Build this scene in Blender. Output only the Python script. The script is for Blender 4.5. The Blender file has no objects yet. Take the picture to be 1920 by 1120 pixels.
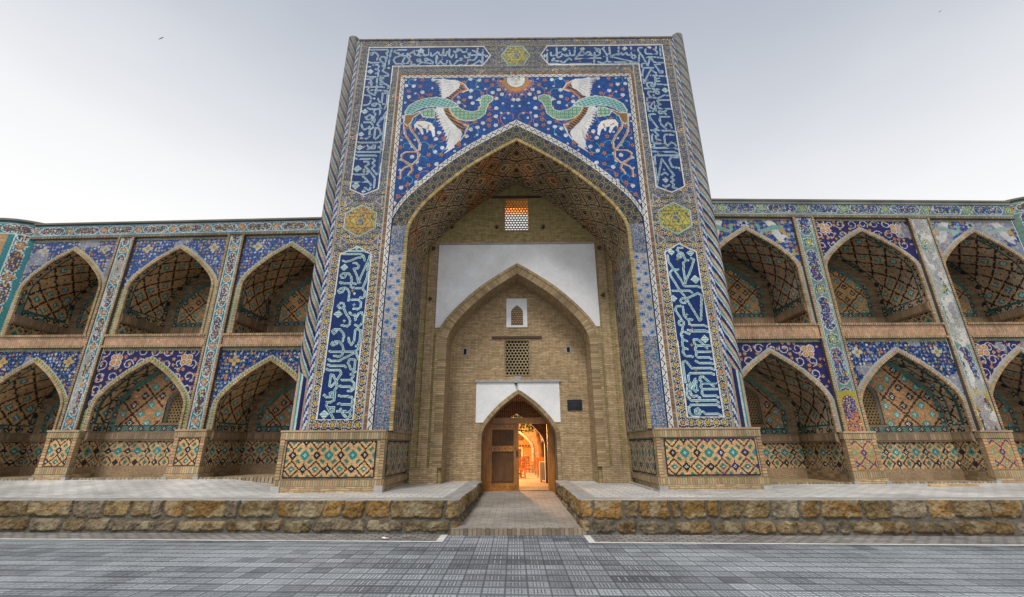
import bpy, math, random
import numpy as np

# ------------------------------------------------------------------ camera, sky, sun, exposure
scene = bpy.context.scene
COL = scene.collection
cam_data = bpy.data.cameras.new("camera")
cam = bpy.data.objects.new("camera", cam_data); COL.objects.link(cam)
cam_data.sensor_width = 36.0; cam_data.lens = 15.244
cam_data.clip_start = 0.05; cam_data.clip_end = 5000
_r = (0.99996537, 0.00514832, -0.0065392)
_u = (0.00785346, -0.32361819, 0.94615516)
_f = (-0.0027549, 0.94617375, 0.32364741)
from mathutils import Matrix, Vector
cam.matrix_world = Matrix(((_r[0], _u[0], -_f[0], -0.1305), (_r[1], _u[1], -_f[1], -10.0),
                           (_r[2], _u[2], -_f[2], 0.0), (0, 0, 0, 1)))
scene.camera = cam
scene.view_settings.view_transform = 'Standard'
scene.view_settings.look = 'None'
scene.view_settings.gamma = 1.0
scene.view_settings.exposure = 0.25
scene.view_settings.use_curve_mapping = False
SUN_EL, SUN_AZ = math.radians(52), math.radians(197)     # azimuth clockwise from +Y
world = bpy.data.worlds.new("World"); scene.world = world
world.use_nodes = True
wt = world.node_tree; wt.nodes.clear()
def wn(t): return wt.nodes.new(t)
out = wn('ShaderNodeOutputWorld'); bg = wn('ShaderNodeBackground'); bg.inputs[1].default_value = 0.1
sky = wn('ShaderNodeTexSky'); sky.sky_type = 'NISHITA'; sky.sun_disc = False
sky.sun_elevation = SUN_EL; sky.sun_rotation = SUN_AZ
tc = wn('ShaderNodeTexCoord'); sep = wn('ShaderNodeSeparateXYZ')
wt.links.new(tc.outputs['Generated'], sep.inputs[0])
ramp = wn('ShaderNodeValToRGB')
els = ramp.color_ramp.elements
els[0].position = 0.0; els[0].color = (.80, .80, .80, 1)
els[1].position = 1.0; els[1].color = (.36, .40, .46, 1)
for p, c in ((0.30, (.99, .975, .95)), (0.46, (.86, .865, .87)), (0.66, (.56, .585, .635)), (0.82, (.425, .46, .53))):
    e = els.new(p); e.color = (*c, 1)
nz = wn('ShaderNodeTexNoise'); nz.inputs['Scale'].default_value = 1.6; nz.inputs['Detail'].default_value = 4
mp = wn('ShaderNodeMapping'); mp.inputs['Scale'].default_value = (1, 1, 2.6)
wt.links.new(tc.outputs['Generated'], mp.inputs[0]); wt.links.new(mp.outputs[0], nz.inputs['Vector'])
def wmath(op, a, b):
    m = wn('ShaderNodeMath'); m.operation = op
    for i, v in enumerate((a, b)):
        if isinstance(v, (int, float)): m.inputs[i].default_value = v
        else: wt.links.new(v, m.inputs[i])
    return m.outputs[0]
# elevation nudged by cloud noise and by azimuth (brighter low in the west, left of the portal)
h = wmath('ADD', sep.outputs[2], wmath('MULTIPLY', wmath('SUBTRACT', nz.outputs[0], .5), .16))
h = wmath('ADD', h, wmath('MULTIPLY', sep.outputs[0], .065))
wt.links.new(h, ramp.inputs[0])
back = wmath('ADD', 1.0, wmath('MULTIPLY', wmath('MAXIMUM', wmath('MULTIPLY', sep.outputs[1], -1.0), 0.0), 0.30))
gain = wn('ShaderNodeVectorMath'); gain.operation = 'SCALE'
wt.links.new(ramp.outputs[0], gain.inputs[0]); wt.links.new(wmath('MULTIPLY', back, 9.6), gain.inputs['Scale'])
mix = wn('ShaderNodeMix'); mix.data_type = 'RGBA'; mix.inputs[0].default_value = 0.9
wt.links.new(sky.outputs[0], mix.inputs[6]); wt.links.new(gain.outputs[0], mix.inputs[7])
wt.links.new(mix.outputs[2], bg.inputs[0]); wt.links.new(bg.outputs[0], out.inputs[0])
sun_data = bpy.data.lights.new("sun", 'SUN'); sun_data.energy = 2.0; sun_data.angle = math.radians(16)
sun_data.color = (1.0, .95, .87)
sun = bpy.data.objects.new("sun", sun_data); COL.objects.link(sun)
_sd = Vector((math.sin(SUN_AZ) * math.cos(SUN_EL), math.cos(SUN_AZ) * math.cos(SUN_EL), math.sin(SUN_EL)))
sun.rotation_euler = _sd.to_track_quat('Z', 'Y').to_euler()

# ------------------------------------------------------------------ helpers
rng = np.random.default_rng(7)
random.seed(5)
SHIFT = {}

def thing(name, label, cat, loc=(0, 0, 0), group=None):
    o = bpy.data.objects.new(name, None); COL.objects.link(o)
    o.location = loc; o.empty_display_size = .3
    o['label'] = label; o['category'] = cat
    if group: o['group'] = group
    SHIFT[o.name] = loc
    return o
def tag(o, label, cat, group=None):
    o['label'] = label; o['category'] = cat
    if group: o['group'] = group
    return o
def structure(o):
    o['kind'] = 'structure'; return o

def rgba(c, g=0.0): return (c[0], c[1], c[2], g)

class M:
    """mesh collector: chunks of (verts, faces, per-face colour, uv)"""
    def __init__(s): s.ch = []
    def add(s, V, F, C=(.5, .5, .5, 0), UV=None):
        V = np.asarray(V, float).reshape(-1, 3); F = np.asarray(F, int)
        C = np.asarray(C, float)
        if C.ndim == 1:
            if len(C) == 3: C = np.append(C, 0)
            C = np.tile(C, (len(F), 1))
        s.ch.append((V, F, C, UV)); return s
    def quad(s, a, b, c, d, col=(.5, .5, .5, 0), uv=None):
        return s.add([a, b, c, d], [[0, 1, 2, 3]], col, uv)
    def box(s, x0, x1, y0, y1, z0, z1, col=(.5, .5, .5, 0), skip=''):
        V = [(x, y, z) for z in (z0, z1) for y in (y0, y1) for x in (x0, x1)]
        f = dict(B=(0, 2, 3, 1), T=(4, 5, 7, 6), F=(0, 1, 5, 4), K=(2, 6, 7, 3), L=(0, 4, 6, 2), R=(1, 3, 7, 5))
        return s.add(V, [v for k, v in f.items() if k not in skip], col)
    def prism(s, pts, y0, y1, col=(.5, .5, .5, 0)):
        """outline in XZ extruded along Y (fan triangulation around centroid)"""
        n = len(pts); P = np.array(pts, float); c = P.mean(0)
        V = np.zeros((2 * n + 2, 3))
        V[:n, 0] = P[:, 0]; V[:n, 2] = P[:, 1]; V[:n, 1] = y0
        V[n:2*n, 0] = P[:, 0]; V[n:2*n, 2] = P[:, 1]; V[n:2*n, 1] = y1
        V[2*n] = (c[0], y0, c[1]); V[2*n+1] = (c[0], y1, c[1])
        i = np.arange(n); j = (i + 1) % n
        s.add(V, np.r_[np.c_[i, j, 0*i + 2*n], np.c_[j + n, i + n, 0*i + 2*n + 1]], col)
        return s.add(V, np.c_[i, i + n, j + n, j], col)
    def grid(s, P, C=(.5, .5, .5, 0), mask=None, UV=None):
        """P (n+1,m+1,3), C (n,m,4)"""
        n, m = P.shape[0] - 1, P.shape[1] - 1
        idx = np.arange((n + 1) * (m + 1)).reshape(n + 1, m + 1)
        F = np.stack([idx[:-1, :-1], idx[:-1, 1:], idx[1:, 1:], idx[1:, :-1]], -1).reshape(-1, 4)
        C = np.asarray(C, float)
        Cf = C.reshape(-1, C.shape[-1]) if C.ndim > 1 else np.tile(C if len(C) == 4 else np.append(C, 0), (len(F), 1))
        uv = None
        if UV is not None: uv = UV.reshape(-1, 2)[F]
        if mask is not None:
            k = mask.reshape(-1); F = F[k]; Cf = Cf[k]
            if uv is not None: uv = uv[k]
        V = P.reshape(-1, 3)
        used = np.zeros(len(V), bool); used[F.reshape(-1)] = True
        re = np.cumsum(used) - 1
        return s.add(V[used], re[F], Cf, uv)
    def tube(s, pts, radii, n=8, col=(.5, .5, .5, 0), cap=True):
        P = np.array(pts, float); k = len(P)
        if np.isscalar(radii): radii = [radii] * k
        V = []
        for i in range(k):
            t = P[min(i + 1, k - 1)] - P[max(i - 1, 0)]; t /= np.linalg.norm(t)
            a = np.cross(t, (0, 0, 1) if abs(t[2]) < .9 else (1, 0, 0)); a /= np.linalg.norm(a); b = np.cross(t, a)
            for q in range(n):
                th = 2 * math.pi * q / n
                V.append(P[i] + radii[i] * (a * math.cos(th) + b * math.sin(th)))
        F = [(i*n+q, i*n+(q+1) % n, (i+1)*n+(q+1) % n, (i+1)*n+q) for i in range(k-1) for q in range(n)]
        s.add(V, F, col)
        if cap:
            V2 = V + [P[0], P[-1]]
            s.add(V2, [(q, k*n, (q+1) % n) for q in range(n)] + [((k-1)*n+q, (k-1)*n+(q+1) % n, k*n+1) for q in range(n)], col)
        return s
    def build(s, name, mat, parent=None, warp=None, smooth=False):
        sh = SHIFT.get(parent.name, (0, 0, 0)) if parent else (0, 0, 0)
        V = np.concatenate([c[0] for c in s.ch])
        if warp is not None: V = warp(V.copy())
        loops, tot, cols, uvs = [], [], [], []
        off = 0
        for v, F, C, UV in s.ch:
            k = F.shape[1]
            Fo = F + off; loops.append(Fo.reshape(-1)); tot.append(np.full(len(F), k)); cols.append(C)
            if UV is None:
                p = V[Fo]
                nrm = np.cross(p[:, 1] - p[:, 0], p[:, 2] - p[:, 0]); ax = np.abs(nrm).argmax(1)
                uv = np.empty((len(F), k, 2))
                for a, (i, j) in enumerate(((1, 2), (0, 2), (0, 1))):
                    m = ax == a; uv[m, :, 0] = p[m][:, :, i]; uv[m, :, 1] = p[m][:, :, j]
            else: uv = np.asarray(UV, float).reshape(len(F), k, 2)
            uvs.append(uv.reshape(-1, 2)); off += len(v)
        loops = np.concatenate(loops); tot = np.concatenate(tot); cols = np.concatenate(cols); uvs = np.concatenate(uvs)
        me = bpy.data.meshes.new(name)
        me.vertices.add(len(V)); me.vertices.foreach_set('co', (V - np.array(sh)).astype(np.float32).ravel())
        me.loops.add(len(loops)); me.loops.foreach_set('vertex_index', loops.astype(np.int32))
        me.polygons.add(len(tot))
        st = np.concatenate([[0], np.cumsum(tot)[:-1]])
        me.polygons.foreach_set('loop_start', st.astype(np.int32))
        me.polygons.foreach_set('loop_total', tot.astype(np.int32))
        me.polygons.foreach_set('use_smooth', np.full(len(tot), smooth))
        me.update(calc_edges=True)
        at = me.attributes.new('tint', 'FLOAT_COLOR', 'FACE'); at.data.foreach_set('color', cols.astype(np.float32).ravel())
        ul = me.uv_layers.new(name='metres'); ul.data.foreach_set('uv', uvs.astype(np.float32).ravel())
        me.materials.append(mat)
        o = bpy.data.objects.new(name, me); COL.objects.link(o)
        if parent: o.parent = parent
        SHIFT[o.name] = sh
        return o

def hash2(i, j, k=0):
    i = np.asarray(i, np.int64); j = np.asarray(j, np.int64)
    h = (i * 374761393 + j * 668265263 + k * 974634777) & 0xffffffff
    h = ((h ^ (h >> 13)) * 1274126177) & 0xffffffff
    return ((h ^ (h >> 16)) & 0xffffff) / float(0xffffff)
def vnoise(x, y, k=0):
    i = np.floor(x).astype(int); j = np.floor(y).astype(int); fx = x - i; fy = y - j
    fx = fx*fx*(3-2*fx); fy = fy*fy*(3-2*fy)
    return (hash2(i, j, k)*(1-fx)+hash2(i+1, j, k)*fx)*(1-fy)+(hash2(i, j+1, k)*(1-fx)+hash2(i+1, j+1, k)*fx)*fy
def fbm(x, y, k=0): return .5*vnoise(x, y, k)+.3*vnoise(2.1*x, 2.1*y, k+1)+.2*vnoise(4.3*x, 4.3*y, k+2)

# ---- pointed arch curve shared by every opening
_AX = np.array([0, .22, .47, .70, .86, .95, .99, 1.0]); _AT = np.array([1, .868, .70, .50, .333, .20, .10, 0.])
_bx = np.linspace(0, 1, 200)
def _smooth_curve():
    P = np.c_[_AX, _AT]; Q = np.r_[[2*P[0]-P[1]], P, [P[-1]+(0, -.1)]]; o = []
    for i in range(len(P)-1):
        for t in np.linspace(0, 1, 8, endpoint=False):
            a, b, c, d = Q[i:i+4]
            o.append(.5*((2*b)+(-a+c)*t+(2*a-5*b+4*c-d)*t*t+(-a+3*b-3*c+d)*t**3))
    return np.array(o+[P[-1]])
ARC = _smooth_curve(); ARC[:, 0] = np.clip(np.maximum.accumulate(ARC[:, 0]), 0, 1)
def arch_z(dx, hw, zs, za):
    t = np.interp(np.abs(dx)/hw, ARC[:, 0], ARC[:, 1]); return zs+(za-zs)*t
def in_arch(X, Z, xc, hw, zs, za):
    return (np.abs(X-xc) < hw) & (Z < arch_z(X-xc, hw, zs, za))
def arch_path(xc, hw, zs, za, z0, step=.05):
    """polyline from left foot over the apex to right foot, resampled"""
    L = np.c_[xc-hw*ARC[::-1, 0], zs+(za-zs)*ARC[::-1, 1]]; R = np.c_[xc+hw*ARC[1:, 0], zs+(za-zs)*ARC[1:, 1]]
    P = np.r_[[[xc-hw, z0]], L, R, [[xc+hw, z0]]] if z0 < zs-1e-6 else np.r_[L, R]
    d = np.r_[0, np.cumsum(np.hypot(*np.diff(P, axis=0).T))]
    n = max(8, int(round(d[-1]/2/step))*2)
    s = np.linspace(0, d[-1], n+1)
    return np.c_[np.interp(s, d, P[:, 0]), np.interp(s, d, P[:, 1])], s
def path_normals(P):
    t = np.gradient(P, axis=0); t /= np.linalg.norm(t, axis=1)[:, None]+1e-9
    return np.c_[-t[:, 1], t[:, 0]]         # outward for left->right over the top

# ---- colours (linear albedo, 4th = glaze)
NAVY = (.004, .022, .090, .6); BLUE = (.004, .062, .24, .65); DARKN = (.010, .014, .05, .7)
WHITE = (.60, .61, .58, .6); TURQ = (.03, .27, .28, .75); TEAL = (.025, .17, .15, .75); PALE = (.33, .52, .50, .7)
GREEN = (.05, .21, .11, .7); ORANGE = (.50, .19, .05, .5); YELLOW = (.50, .33, .05, .5); BUFF = (.40, .26, .14, 0)
SALMON = (.50, .28, .16, 0); BLACK = (.016, .014, .014, .5); BROWN = (.20, .10, .05, 0); TAN = (.36, .25, .13, .0)
GREYB = (.22, .22, .24, .4); LBLUE = (.20, .30, .46, .6)
def arr(shape, c): return np.tile(np.array(c, float), shape+(1,))
def put(C, m, c): C[m] = c

class Cv:
    """raster of small tiles on a plane with coordinates (u, v) in metres"""
    def __init__(s, u0, u1, v0, v1, res):
        s.nu = max(1, int(round((u1-u0)/res))); s.nv = max(1, int(round((v1-v0)/res)))
        s.ue = np.linspace(u0, u1, s.nu+1); s.ve = np.linspace(v0, v1, s.nv+1)
        s.U, s.V = np.meshgrid((s.ue[1:]+s.ue[:-1])/2, (s.ve[1:]+s.ve[:-1])/2)
        s.C = arr(s.U.shape, BUFF); s.res = (u1-u0)/s.nu
        s.mask = np.ones(s.U.shape, bool)
    def sub(s, lo, hi):
        i0, i1 = np.searchsorted(s.ue, [lo[0], hi[0]]); j0, j1 = np.searchsorted(s.ve, [lo[1], hi[1]])
        return slice(max(0, j0-1), min(s.nv, j1+1)), slice(max(0, i0-1), min(s.nu, i1+1))
    def inside(s, pts):
        P = np.array(pts, float); m = np.zeros(s.U.shape, bool)
        sl = s.sub(P.min(0), P.max(0)); X = s.U[sl]; Y = s.V[sl]; r = np.zeros(X.shape, bool)
        for (x0, y0), (x1, y1) in zip(P, np.roll(P, -1, 0)):
            if y0 == y1: continue
            c = ((y0 > Y) != (y1 > Y)) & (X < (x1-x0)*(Y-y0)/(y1-y0)+x0)
            r ^= c
        m[sl] = r; return m
    def poly(s, pts, c): s.C[s.inside(pts)] = c
    def near(s, pts, w):
        P = np.array(pts, float); m = np.zeros(s.U.shape, bool)
        for a, b in zip(P[:-1], P[1:]):
            sl = s.sub(np.minimum(a, b)-w, np.maximum(a, b)+w); X = s.U[sl]; Y = s.V[sl]
            d = b-a; L = d@d+1e-12
            t = np.clip(((X-a[0])*d[0]+(Y-a[1])*d[1])/L, 0, 1)
            m[sl] |= np.hypot(X-a[0]-t*d[0], Y-a[1]-t*d[1]) < w/2
        return m
    def line(s, pts, w, c, clip=None):
        m = s.near(pts, w)
        if clip is not None: m &= clip
        s.C[m] = c
    def disc(s, x, y, r, c, clip=None, star=0, rot=0):
        sl = s.sub((x-r*1.4, y-r*1.4), (x+r*1.4, y+r*1.4)); X = s.U[sl]-x; Y = s.V[sl]-y
        rr = r
        if star: rr = r*(1+.32*np.cos(star*np.arctan2(Y, X)+rot))
        m = np.hypot(X, Y) < rr
        if clip is not None: m &= clip[sl]
        s.C[sl][m] = c
    def vary(s, k=0, amt=.10):
        j, i = np.indices(s.U.shape)
        s.C[..., :3] *= (1+amt*(hash2(i, j, k)-.5)*2)[..., None]
    def mesh(s, fn, mask=None, mb=None):
        U, V = np.meshgrid(s.ue, s.ve)
        P = np.stack(fn(U, V), -1); mb = mb or M()
        mb.grid(P, s.C, s.mask if mask is None else mask, np.stack([U, V], -1)); return mb

# ------------------------------------------------------------------ pattern functions: (U, V) -> RGBA
def girih(U, V, discs, light, dark, a=.185, grey=0):
    b = a*.87
    best = np.full(U.shape, 9.); ids = np.zeros(U.shape); ang = np.zeros(U.shape)
    for k, (ox, oy) in enumerate(((0, 0), (.5, .5))):
        i = np.floor(U/a-ox+.5); j = np.floor(V/(2*b)-oy+.5)
        dx = U-(i+ox)*a; dy = V-(j+oy)*2*b
        for dj in (0,):
            d = np.hypot(dx, dy); m = d < best
            best[m] = d[m]; ang[m] = np.arctan2(dy, dx)[m]; ids[m] = hash2(i, j, k)[m]
    C = arr(U.shape, dark)
    j2 = np.floor(U/.024).astype(int); i2 = np.floor(V/.024).astype(int)
    q = hash2(i2, j2, 5)
    C[q < .22] = light
    ring = (best < a*.47)
    C[ring] = dark; C[ring & (np.cos(10*ang) > -.45) & (best < a*.43)] = light
    C[best < a*.29] = BLACK
    D = np.array(discs)[np.minimum((ids*len(discs)).astype(int), len(discs)-1)]
    m = best < a*.215; C[m] = D[m]
    # little discs between the rosettes
    for ox, oy in ((.5, 0), (0, .5)):
        i = np.floor(U/a-ox+.5); j = np.floor(V/(2*b)-oy+.5)
        d = np.hypot(U-(i+ox)*a, V-(j+oy)*2*b); C[d < a*.19] = light; C[d < a*.10] = BLACK
    if grey: C[..., :3] = C[..., :3]*(1-grey)+np.array([.17, .165, .16])*grey
    return C
def rosettes(U, V, w, disc, core, ground, alt, pitch=.30):
    """staggered rosettes along V in a strip of width w centred on U = 0"""
    C = arr(U.shape, ground)
    q = hash2(np.floor(U/.022), np.floor(V/.022), 3); C[q < .45] = alt; C[q > .8] = (.34, .22, .14, .4); C[(q > .7) & (q < .8)] = disc
    for k, ox in enumerate((-.22*w, .30*w, -.62*w)):
        ph = (0, .5, .5)[k]
        j = np.floor(V/pitch-ph+.5); d = np.hypot(U-ox, V-(j+ph)*pitch); an = np.arctan2(V-(j+ph)*pitch, U-ox)
        C[(d < .088)] = alt; C[(d < .088) & (np.cos(12*an) > .2)] = ground
        C[d < .066] = disc; C[(d < .06) & (d > .036) & (np.cos(10*an) > .45)] = ground; C[d < .022] = core
    return C
def scroll(U, V, w, per=.20):
    """white strip with a dark wavy vine; U across (0 = middle), V along"""
    C = arr(U.shape, (.55, .55, .53, .5))
    tri = np.abs(((V/per) % 1)-.5)*4-1
    d = np.abs(U-.30*w*tri); C[d < .0125] = BLACK
    C[(np.abs(np.abs(U)-.20*w) < .010) & (np.abs(((V/per*2+.5) % 1)-.5) < .10)] = DARKN
    C[np.abs(U) > w*.46] = DARKN
    return C
def brickrow(V, per=.06, cols=(TAN, SALMON, BUFF), joint=(.10, .085, .06, 0), k=0):
    """colour of a soldier course along V"""
    i = np.floor(V/per).astype(int); h = hash2(i, i*0+3, k)
    C = np.array(cols)[np.minimum((h*len(cols)).astype(int), len(cols)-1)].astype(float)
    C[..., :3] *= (.75+.5*hash2(i, i*0+9, k))[..., None]
    C[(V/per-i) < .2] = joint
    return C
def lattice(U, V, px, P, kind, pal, py=None):
    """stepped-diagonal brick mosaic; pal = (ground, line, accent A, accent B, dot)"""
    py = py or px; g, ln, A, B, dot = pal
    Q = P+2 if kind == 'dado' else P
    i = np.floor(U/px).astype(int); j = np.floor(V/py).astype(int); h = P//2; h2 = Q//2
    C = arr(U.shape, g)
    hv = hash2(i//2, j, 17); C[..., :3] *= (.74+.5*hv)[..., None]
    tint = hash2(i//2, j, 23) < .3; C[tint, :3] *= (1.12, .92, .85)
    def cen(ox, oy):
        ci = np.floor((i-ox)/P+.5).astype(int); cj = np.floor((j-oy)/Q+.5).astype(int)
        return i-ox-ci*P, j-oy-cj*Q, ci, cj
    if kind == 'dado':
        for ox, oy in ((h, 0),):
            di, dj, ci, cj = cen(ox, oy); p, q = np.abs(di), np.abs(dj); m = p+q
            C[(m >= 10) & (m <= 13) & (np.abs(p-q) <= 3) & (p > 2) & (q > 2)] = A
            C[m <= 5] = B; C[m == 1] = dot; C[m == 0] = ln
        di, dj, ci, cj = cen(0, h2); m = np.abs(di)+np.abs(dj)
        C[(m == 7) | (m == 8)] = ln; C[m <= 3] = A; C[m == 0] = dot; C[(m == 1) & (di > 0)] = dot
        for ox, oy in ((0, 0), (h, h2)):
            di, dj, ci, cj = cen(ox, oy); m = np.abs(di)+np.abs(dj)
            C[m <= 4] = ln; C[m == 1] = dot; C[(np.abs(di) < 1) & (np.abs(dj) <= 5) & (m > 4)] = ln; C[(np.abs(dj) < 1) & (np.abs(di) <= 5) & (m > 4)] = ln
        return C
    a = (i+j) % P; b = (i-j) % P
    for t, (ox, oy) in enumerate(((h, 0), (0, h))):
        di, dj, ci, cj = cen(ox, oy); m = np.abs(di)+np.abs(dj); mine = m < h-1
        if kind == 'square':
            hc = hash2(ci, cj, t); on = hc < .68
            C[mine & on & (m <= h-3)] *= (1.25, 1.05, .70, 1)
            C[mine & on & (m <= h//2-1)] = A
            C[mine & on & (m == 1)] = dot; C[mine & ~on & (m == 0)] = ln
        else:
            acc = A if t == 0 else B; e = h//2
            for sx, sy in ((1, 0), (-1, 0), (0, 1), (0, -1)):
                f_ = np.abs(di-sx*e)+np.abs(dj-sy*e)
                C[mine & (f_ <= 3)] = acc; C[mine & (f_ == 1)] = dot
            C[mine & (m == 0)] = dot
    C[(a <= 1) | (b <= 1)] = ln
    return C
def motifs(along, across, per, C, k, dark, dot, px=.026):
    """row of small stepped flowers along a border"""
    x = np.floor((along-np.floor(along/per+.5)*per)/px+.5); y = np.floor(across/px+.5); m = np.abs(x)+np.abs(y)
    C[k & (m <= 3)] = dark; C[k & (m == 1)] = dot; C[k & (np.abs(x) == 3) & (np.abs(y) == 2)] = dark
def lozenge(U, V, px, P, Q, base, dark, accent):
    """nested stepped lozenges, dark on brown, for the deep vault"""
    i = np.floor(U/px).astype(int); j = np.floor(V/px).astype(int)
    di = np.abs((i % P)-P//2); dj = np.abs((j % Q)-Q//2); m = di+dj*P//Q
    cell = hash2(i//P, j//Q, 2); half = P//2
    C = arr(U.shape, base); C[..., :3] *= (.8+.4*hash2(i, j, 4))[..., None]
    C[(m == half) | (m == half+1)] = dark; C[(m == half-3) & ((i+j) % 2 == 0)] = dark; C[(m == half+4)] = dark
    C[(m == half-5)] = dark; C[(m == 2) | (m == 1)] = dark; C[(m == 0)] = base
    C[(m == half-6) & (cell < .4)] = accent; C[(m == half+7)] = dark; C[(m > P-3)] = dark
    return C
def floral(U, V, cell, ground, cols, vine=None, dens=.9, k=0, rad=(.28, .42)):
    C = arr(U.shape, ground)
    if vine is not None:
        for q, (ax, ay) in enumerate(((1, .35), (-.4, 1))):
            t = (U*ax+V*ay)/cell; n = (U*-ay+V*ax)/cell
            d = np.abs(((n+.32*np.sin(t*2.1+q)) % 1.3)-.65); C[d < .09] = vine
    i0 = np.floor(U/cell).astype(int); j0 = np.floor(V/cell).astype(int)
    for a in (-1, 0, 1):
        for b in (-1, 0, 1):
            i, j = i0+a, j0+b; h = hash2(i, j, k)
            x = (i+.25+.5*hash2(i, j, k+1))*cell; y = (j+.25+.5*hash2(i, j, k+2))*cell
            r = cell*(rad[0]+(rad[1]-rad[0])*hash2(i, j, k+3)); d = np.hypot(U-x, V-y); an = np.arctan2(V-y, U-x)
            rr = r*(1+.28*np.cos(6*an)); hit = (d < rr) & (h < dens)
            c = np.array(cols)[np.minimum((hash2(i, j, k+4)*len(cols)).astype(int), len(cols)-1)]
            C[hit] = c[hit]; C[hit & (d < .3*r)] = (.10, .07, .06, .5)
    return C
def cartouche_band(U, V, ground, line, fl, per=1.05, hh=.15, k=0):
    """long lobed cartouches alternating with star medallions along U; V = 0 is the band's middle"""
    C = arr(U.shape, ground)
    C[np.abs(np.abs(V)-hh*1.22) < .012] = line
    i = np.floor(U/per); x = U-(i+.5)*per
    L = per*.31
    dx = np.maximum(np.abs(x)-L+.10, 0); lob = hh*(.86+.10*np.cos(x*36))
    inside = np.hypot(dx/.13, np.abs(V)/lob) < 1
    edge = np.hypot(dx/.155, np.abs(V)/(lob+.022)) < 1
    C[edge] = line; C[inside] = fl[inside]
    xm = U-np.round(U/per)*per; r = np.hypot(xm, V); an = np.arctan2(V, xm)
    rr = hh*(.88+.13*np.cos(8*an)); C[r < rr+.02] = line; C[r < rr] = fl[r < rr]
    m = r < hh*.62*(1+.2*np.cos(8*an)); C[m] = ORANGE if k == 0 else (.30, .30, .06, .5); C[r < hh*.3] = TURQ; C[r < hh*.12] = WHITE
    return C

# ------------------------------------------------------------------ materials
def new_mat(name):
    m = bpy.data.materials.new(name); m.use_nodes = True; t = m.node_tree
    b = t.nodes['Principled BSDF']; return m, t, b
class NT:
    def __init__(s, t): s.t = t
    def n(s, typ, **kw):
        x = s.t.nodes.new(typ)
        for k, v in kw.items(): setattr(x, k, v)
        return x
    def link(s, a, b): s.t.links.new(a, b)
    def val(s, sock, v):
        if isinstance(v, (int, float, tuple)): sock.default_value = v
        else: s.link(v, sock)
    def math(s, op, a, b=0.0, c=None):
        x = s.n('ShaderNodeMath', operation=op); s.val(x.inputs[0], a); s.val(x.inputs[1], b)
        if c is not None: s.val(x.inputs[2], c)
        return x.outputs[0]
    def mix(s, f, a, b, mode='MIX'):
        x = s.n('ShaderNodeMix', data_type='RGBA', blend_type=mode)
        s.val(x.inputs[0], f); s.val(x.inputs[6], a); s.val(x.inputs[7], b); return x.outputs[2]
    def noise(s, scale, detail=3, vec=None, rough=.55):
        x = s.n('ShaderNodeTexNoise'); x.inputs['Scale'].default_value = scale; x.inputs['Detail'].default_value = detail
        x.inputs['Roughness'].default_value = rough
        if vec is None: vec = s.n('ShaderNodeTexCoord').outputs['Object']
        s.link(vec, x.inputs['Vector']); return x.outputs[0]
    def maprange(s, v, a, b, c, d):
        x = s.n('ShaderNodeMapRange'); s.val(x.inputs[0], v)
        for i, q in enumerate((a, b, c, d)): x.inputs[i+1].default_value = q
        return x.outputs[0]
    def bump(s, h, strength, dist, bsdf):
        x = s.n('ShaderNodeBump'); x.inputs['Strength'].default_value = strength; x.inputs['Distance'].default_value = dist
        s.link(h, x.inputs['Height']); s.link(x.outputs[0], bsdf.inputs['Normal'])

def mat_tint(name, rough0=.9, rough1=.45, dirt=.30, bump=.3, spec=.18):
    """takes each small tile's own colour and glaze from the mesh"""
    m, t, b = new_mat(name); N = NT(t)
    a = N.n('ShaderNodeAttribute', attribute_name='tint')
    n1 = N.noise(1.1, 5); n2 = N.noise(34, 3)
    f = N.math('MULTIPLY', N.maprange(n1, .3, .7, 1-dirt, 1.0+dirt*.3), N.maprange(n2, .3, .7, .86, 1.12))
    c = N.mix(1.0, a.outputs['Color'], (1, 1, 1, 1), 'MULTIPLY')
    g = N.n('ShaderNodeVectorMath', operation='SCALE'); N.link(a.outputs['Color'], g.inputs[0]); N.link(f, g.inputs['Scale'])
    dust = N.maprange(N.noise(2.7, 6, rough=.7), .54, .82, 0.0, .14)
    N.link(N.mix(dust, g.outputs[0], (.14, .13, .115, 1)), b.inputs['Base Color'])
    N.link(N.math('ADD', N.maprange(a.outputs['Alpha'], 0, 1, rough0, rough1), N.math('MULTIPLY', dust, .5)), b.inputs['Roughness'])
    b.inputs['Specular IOR Level'].default_value = spec
    N.bump(N.math('ADD', n2, N.math('MULTIPLY', N.noise(90, 2), .5)), bump, .012, b)
    return m
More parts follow.
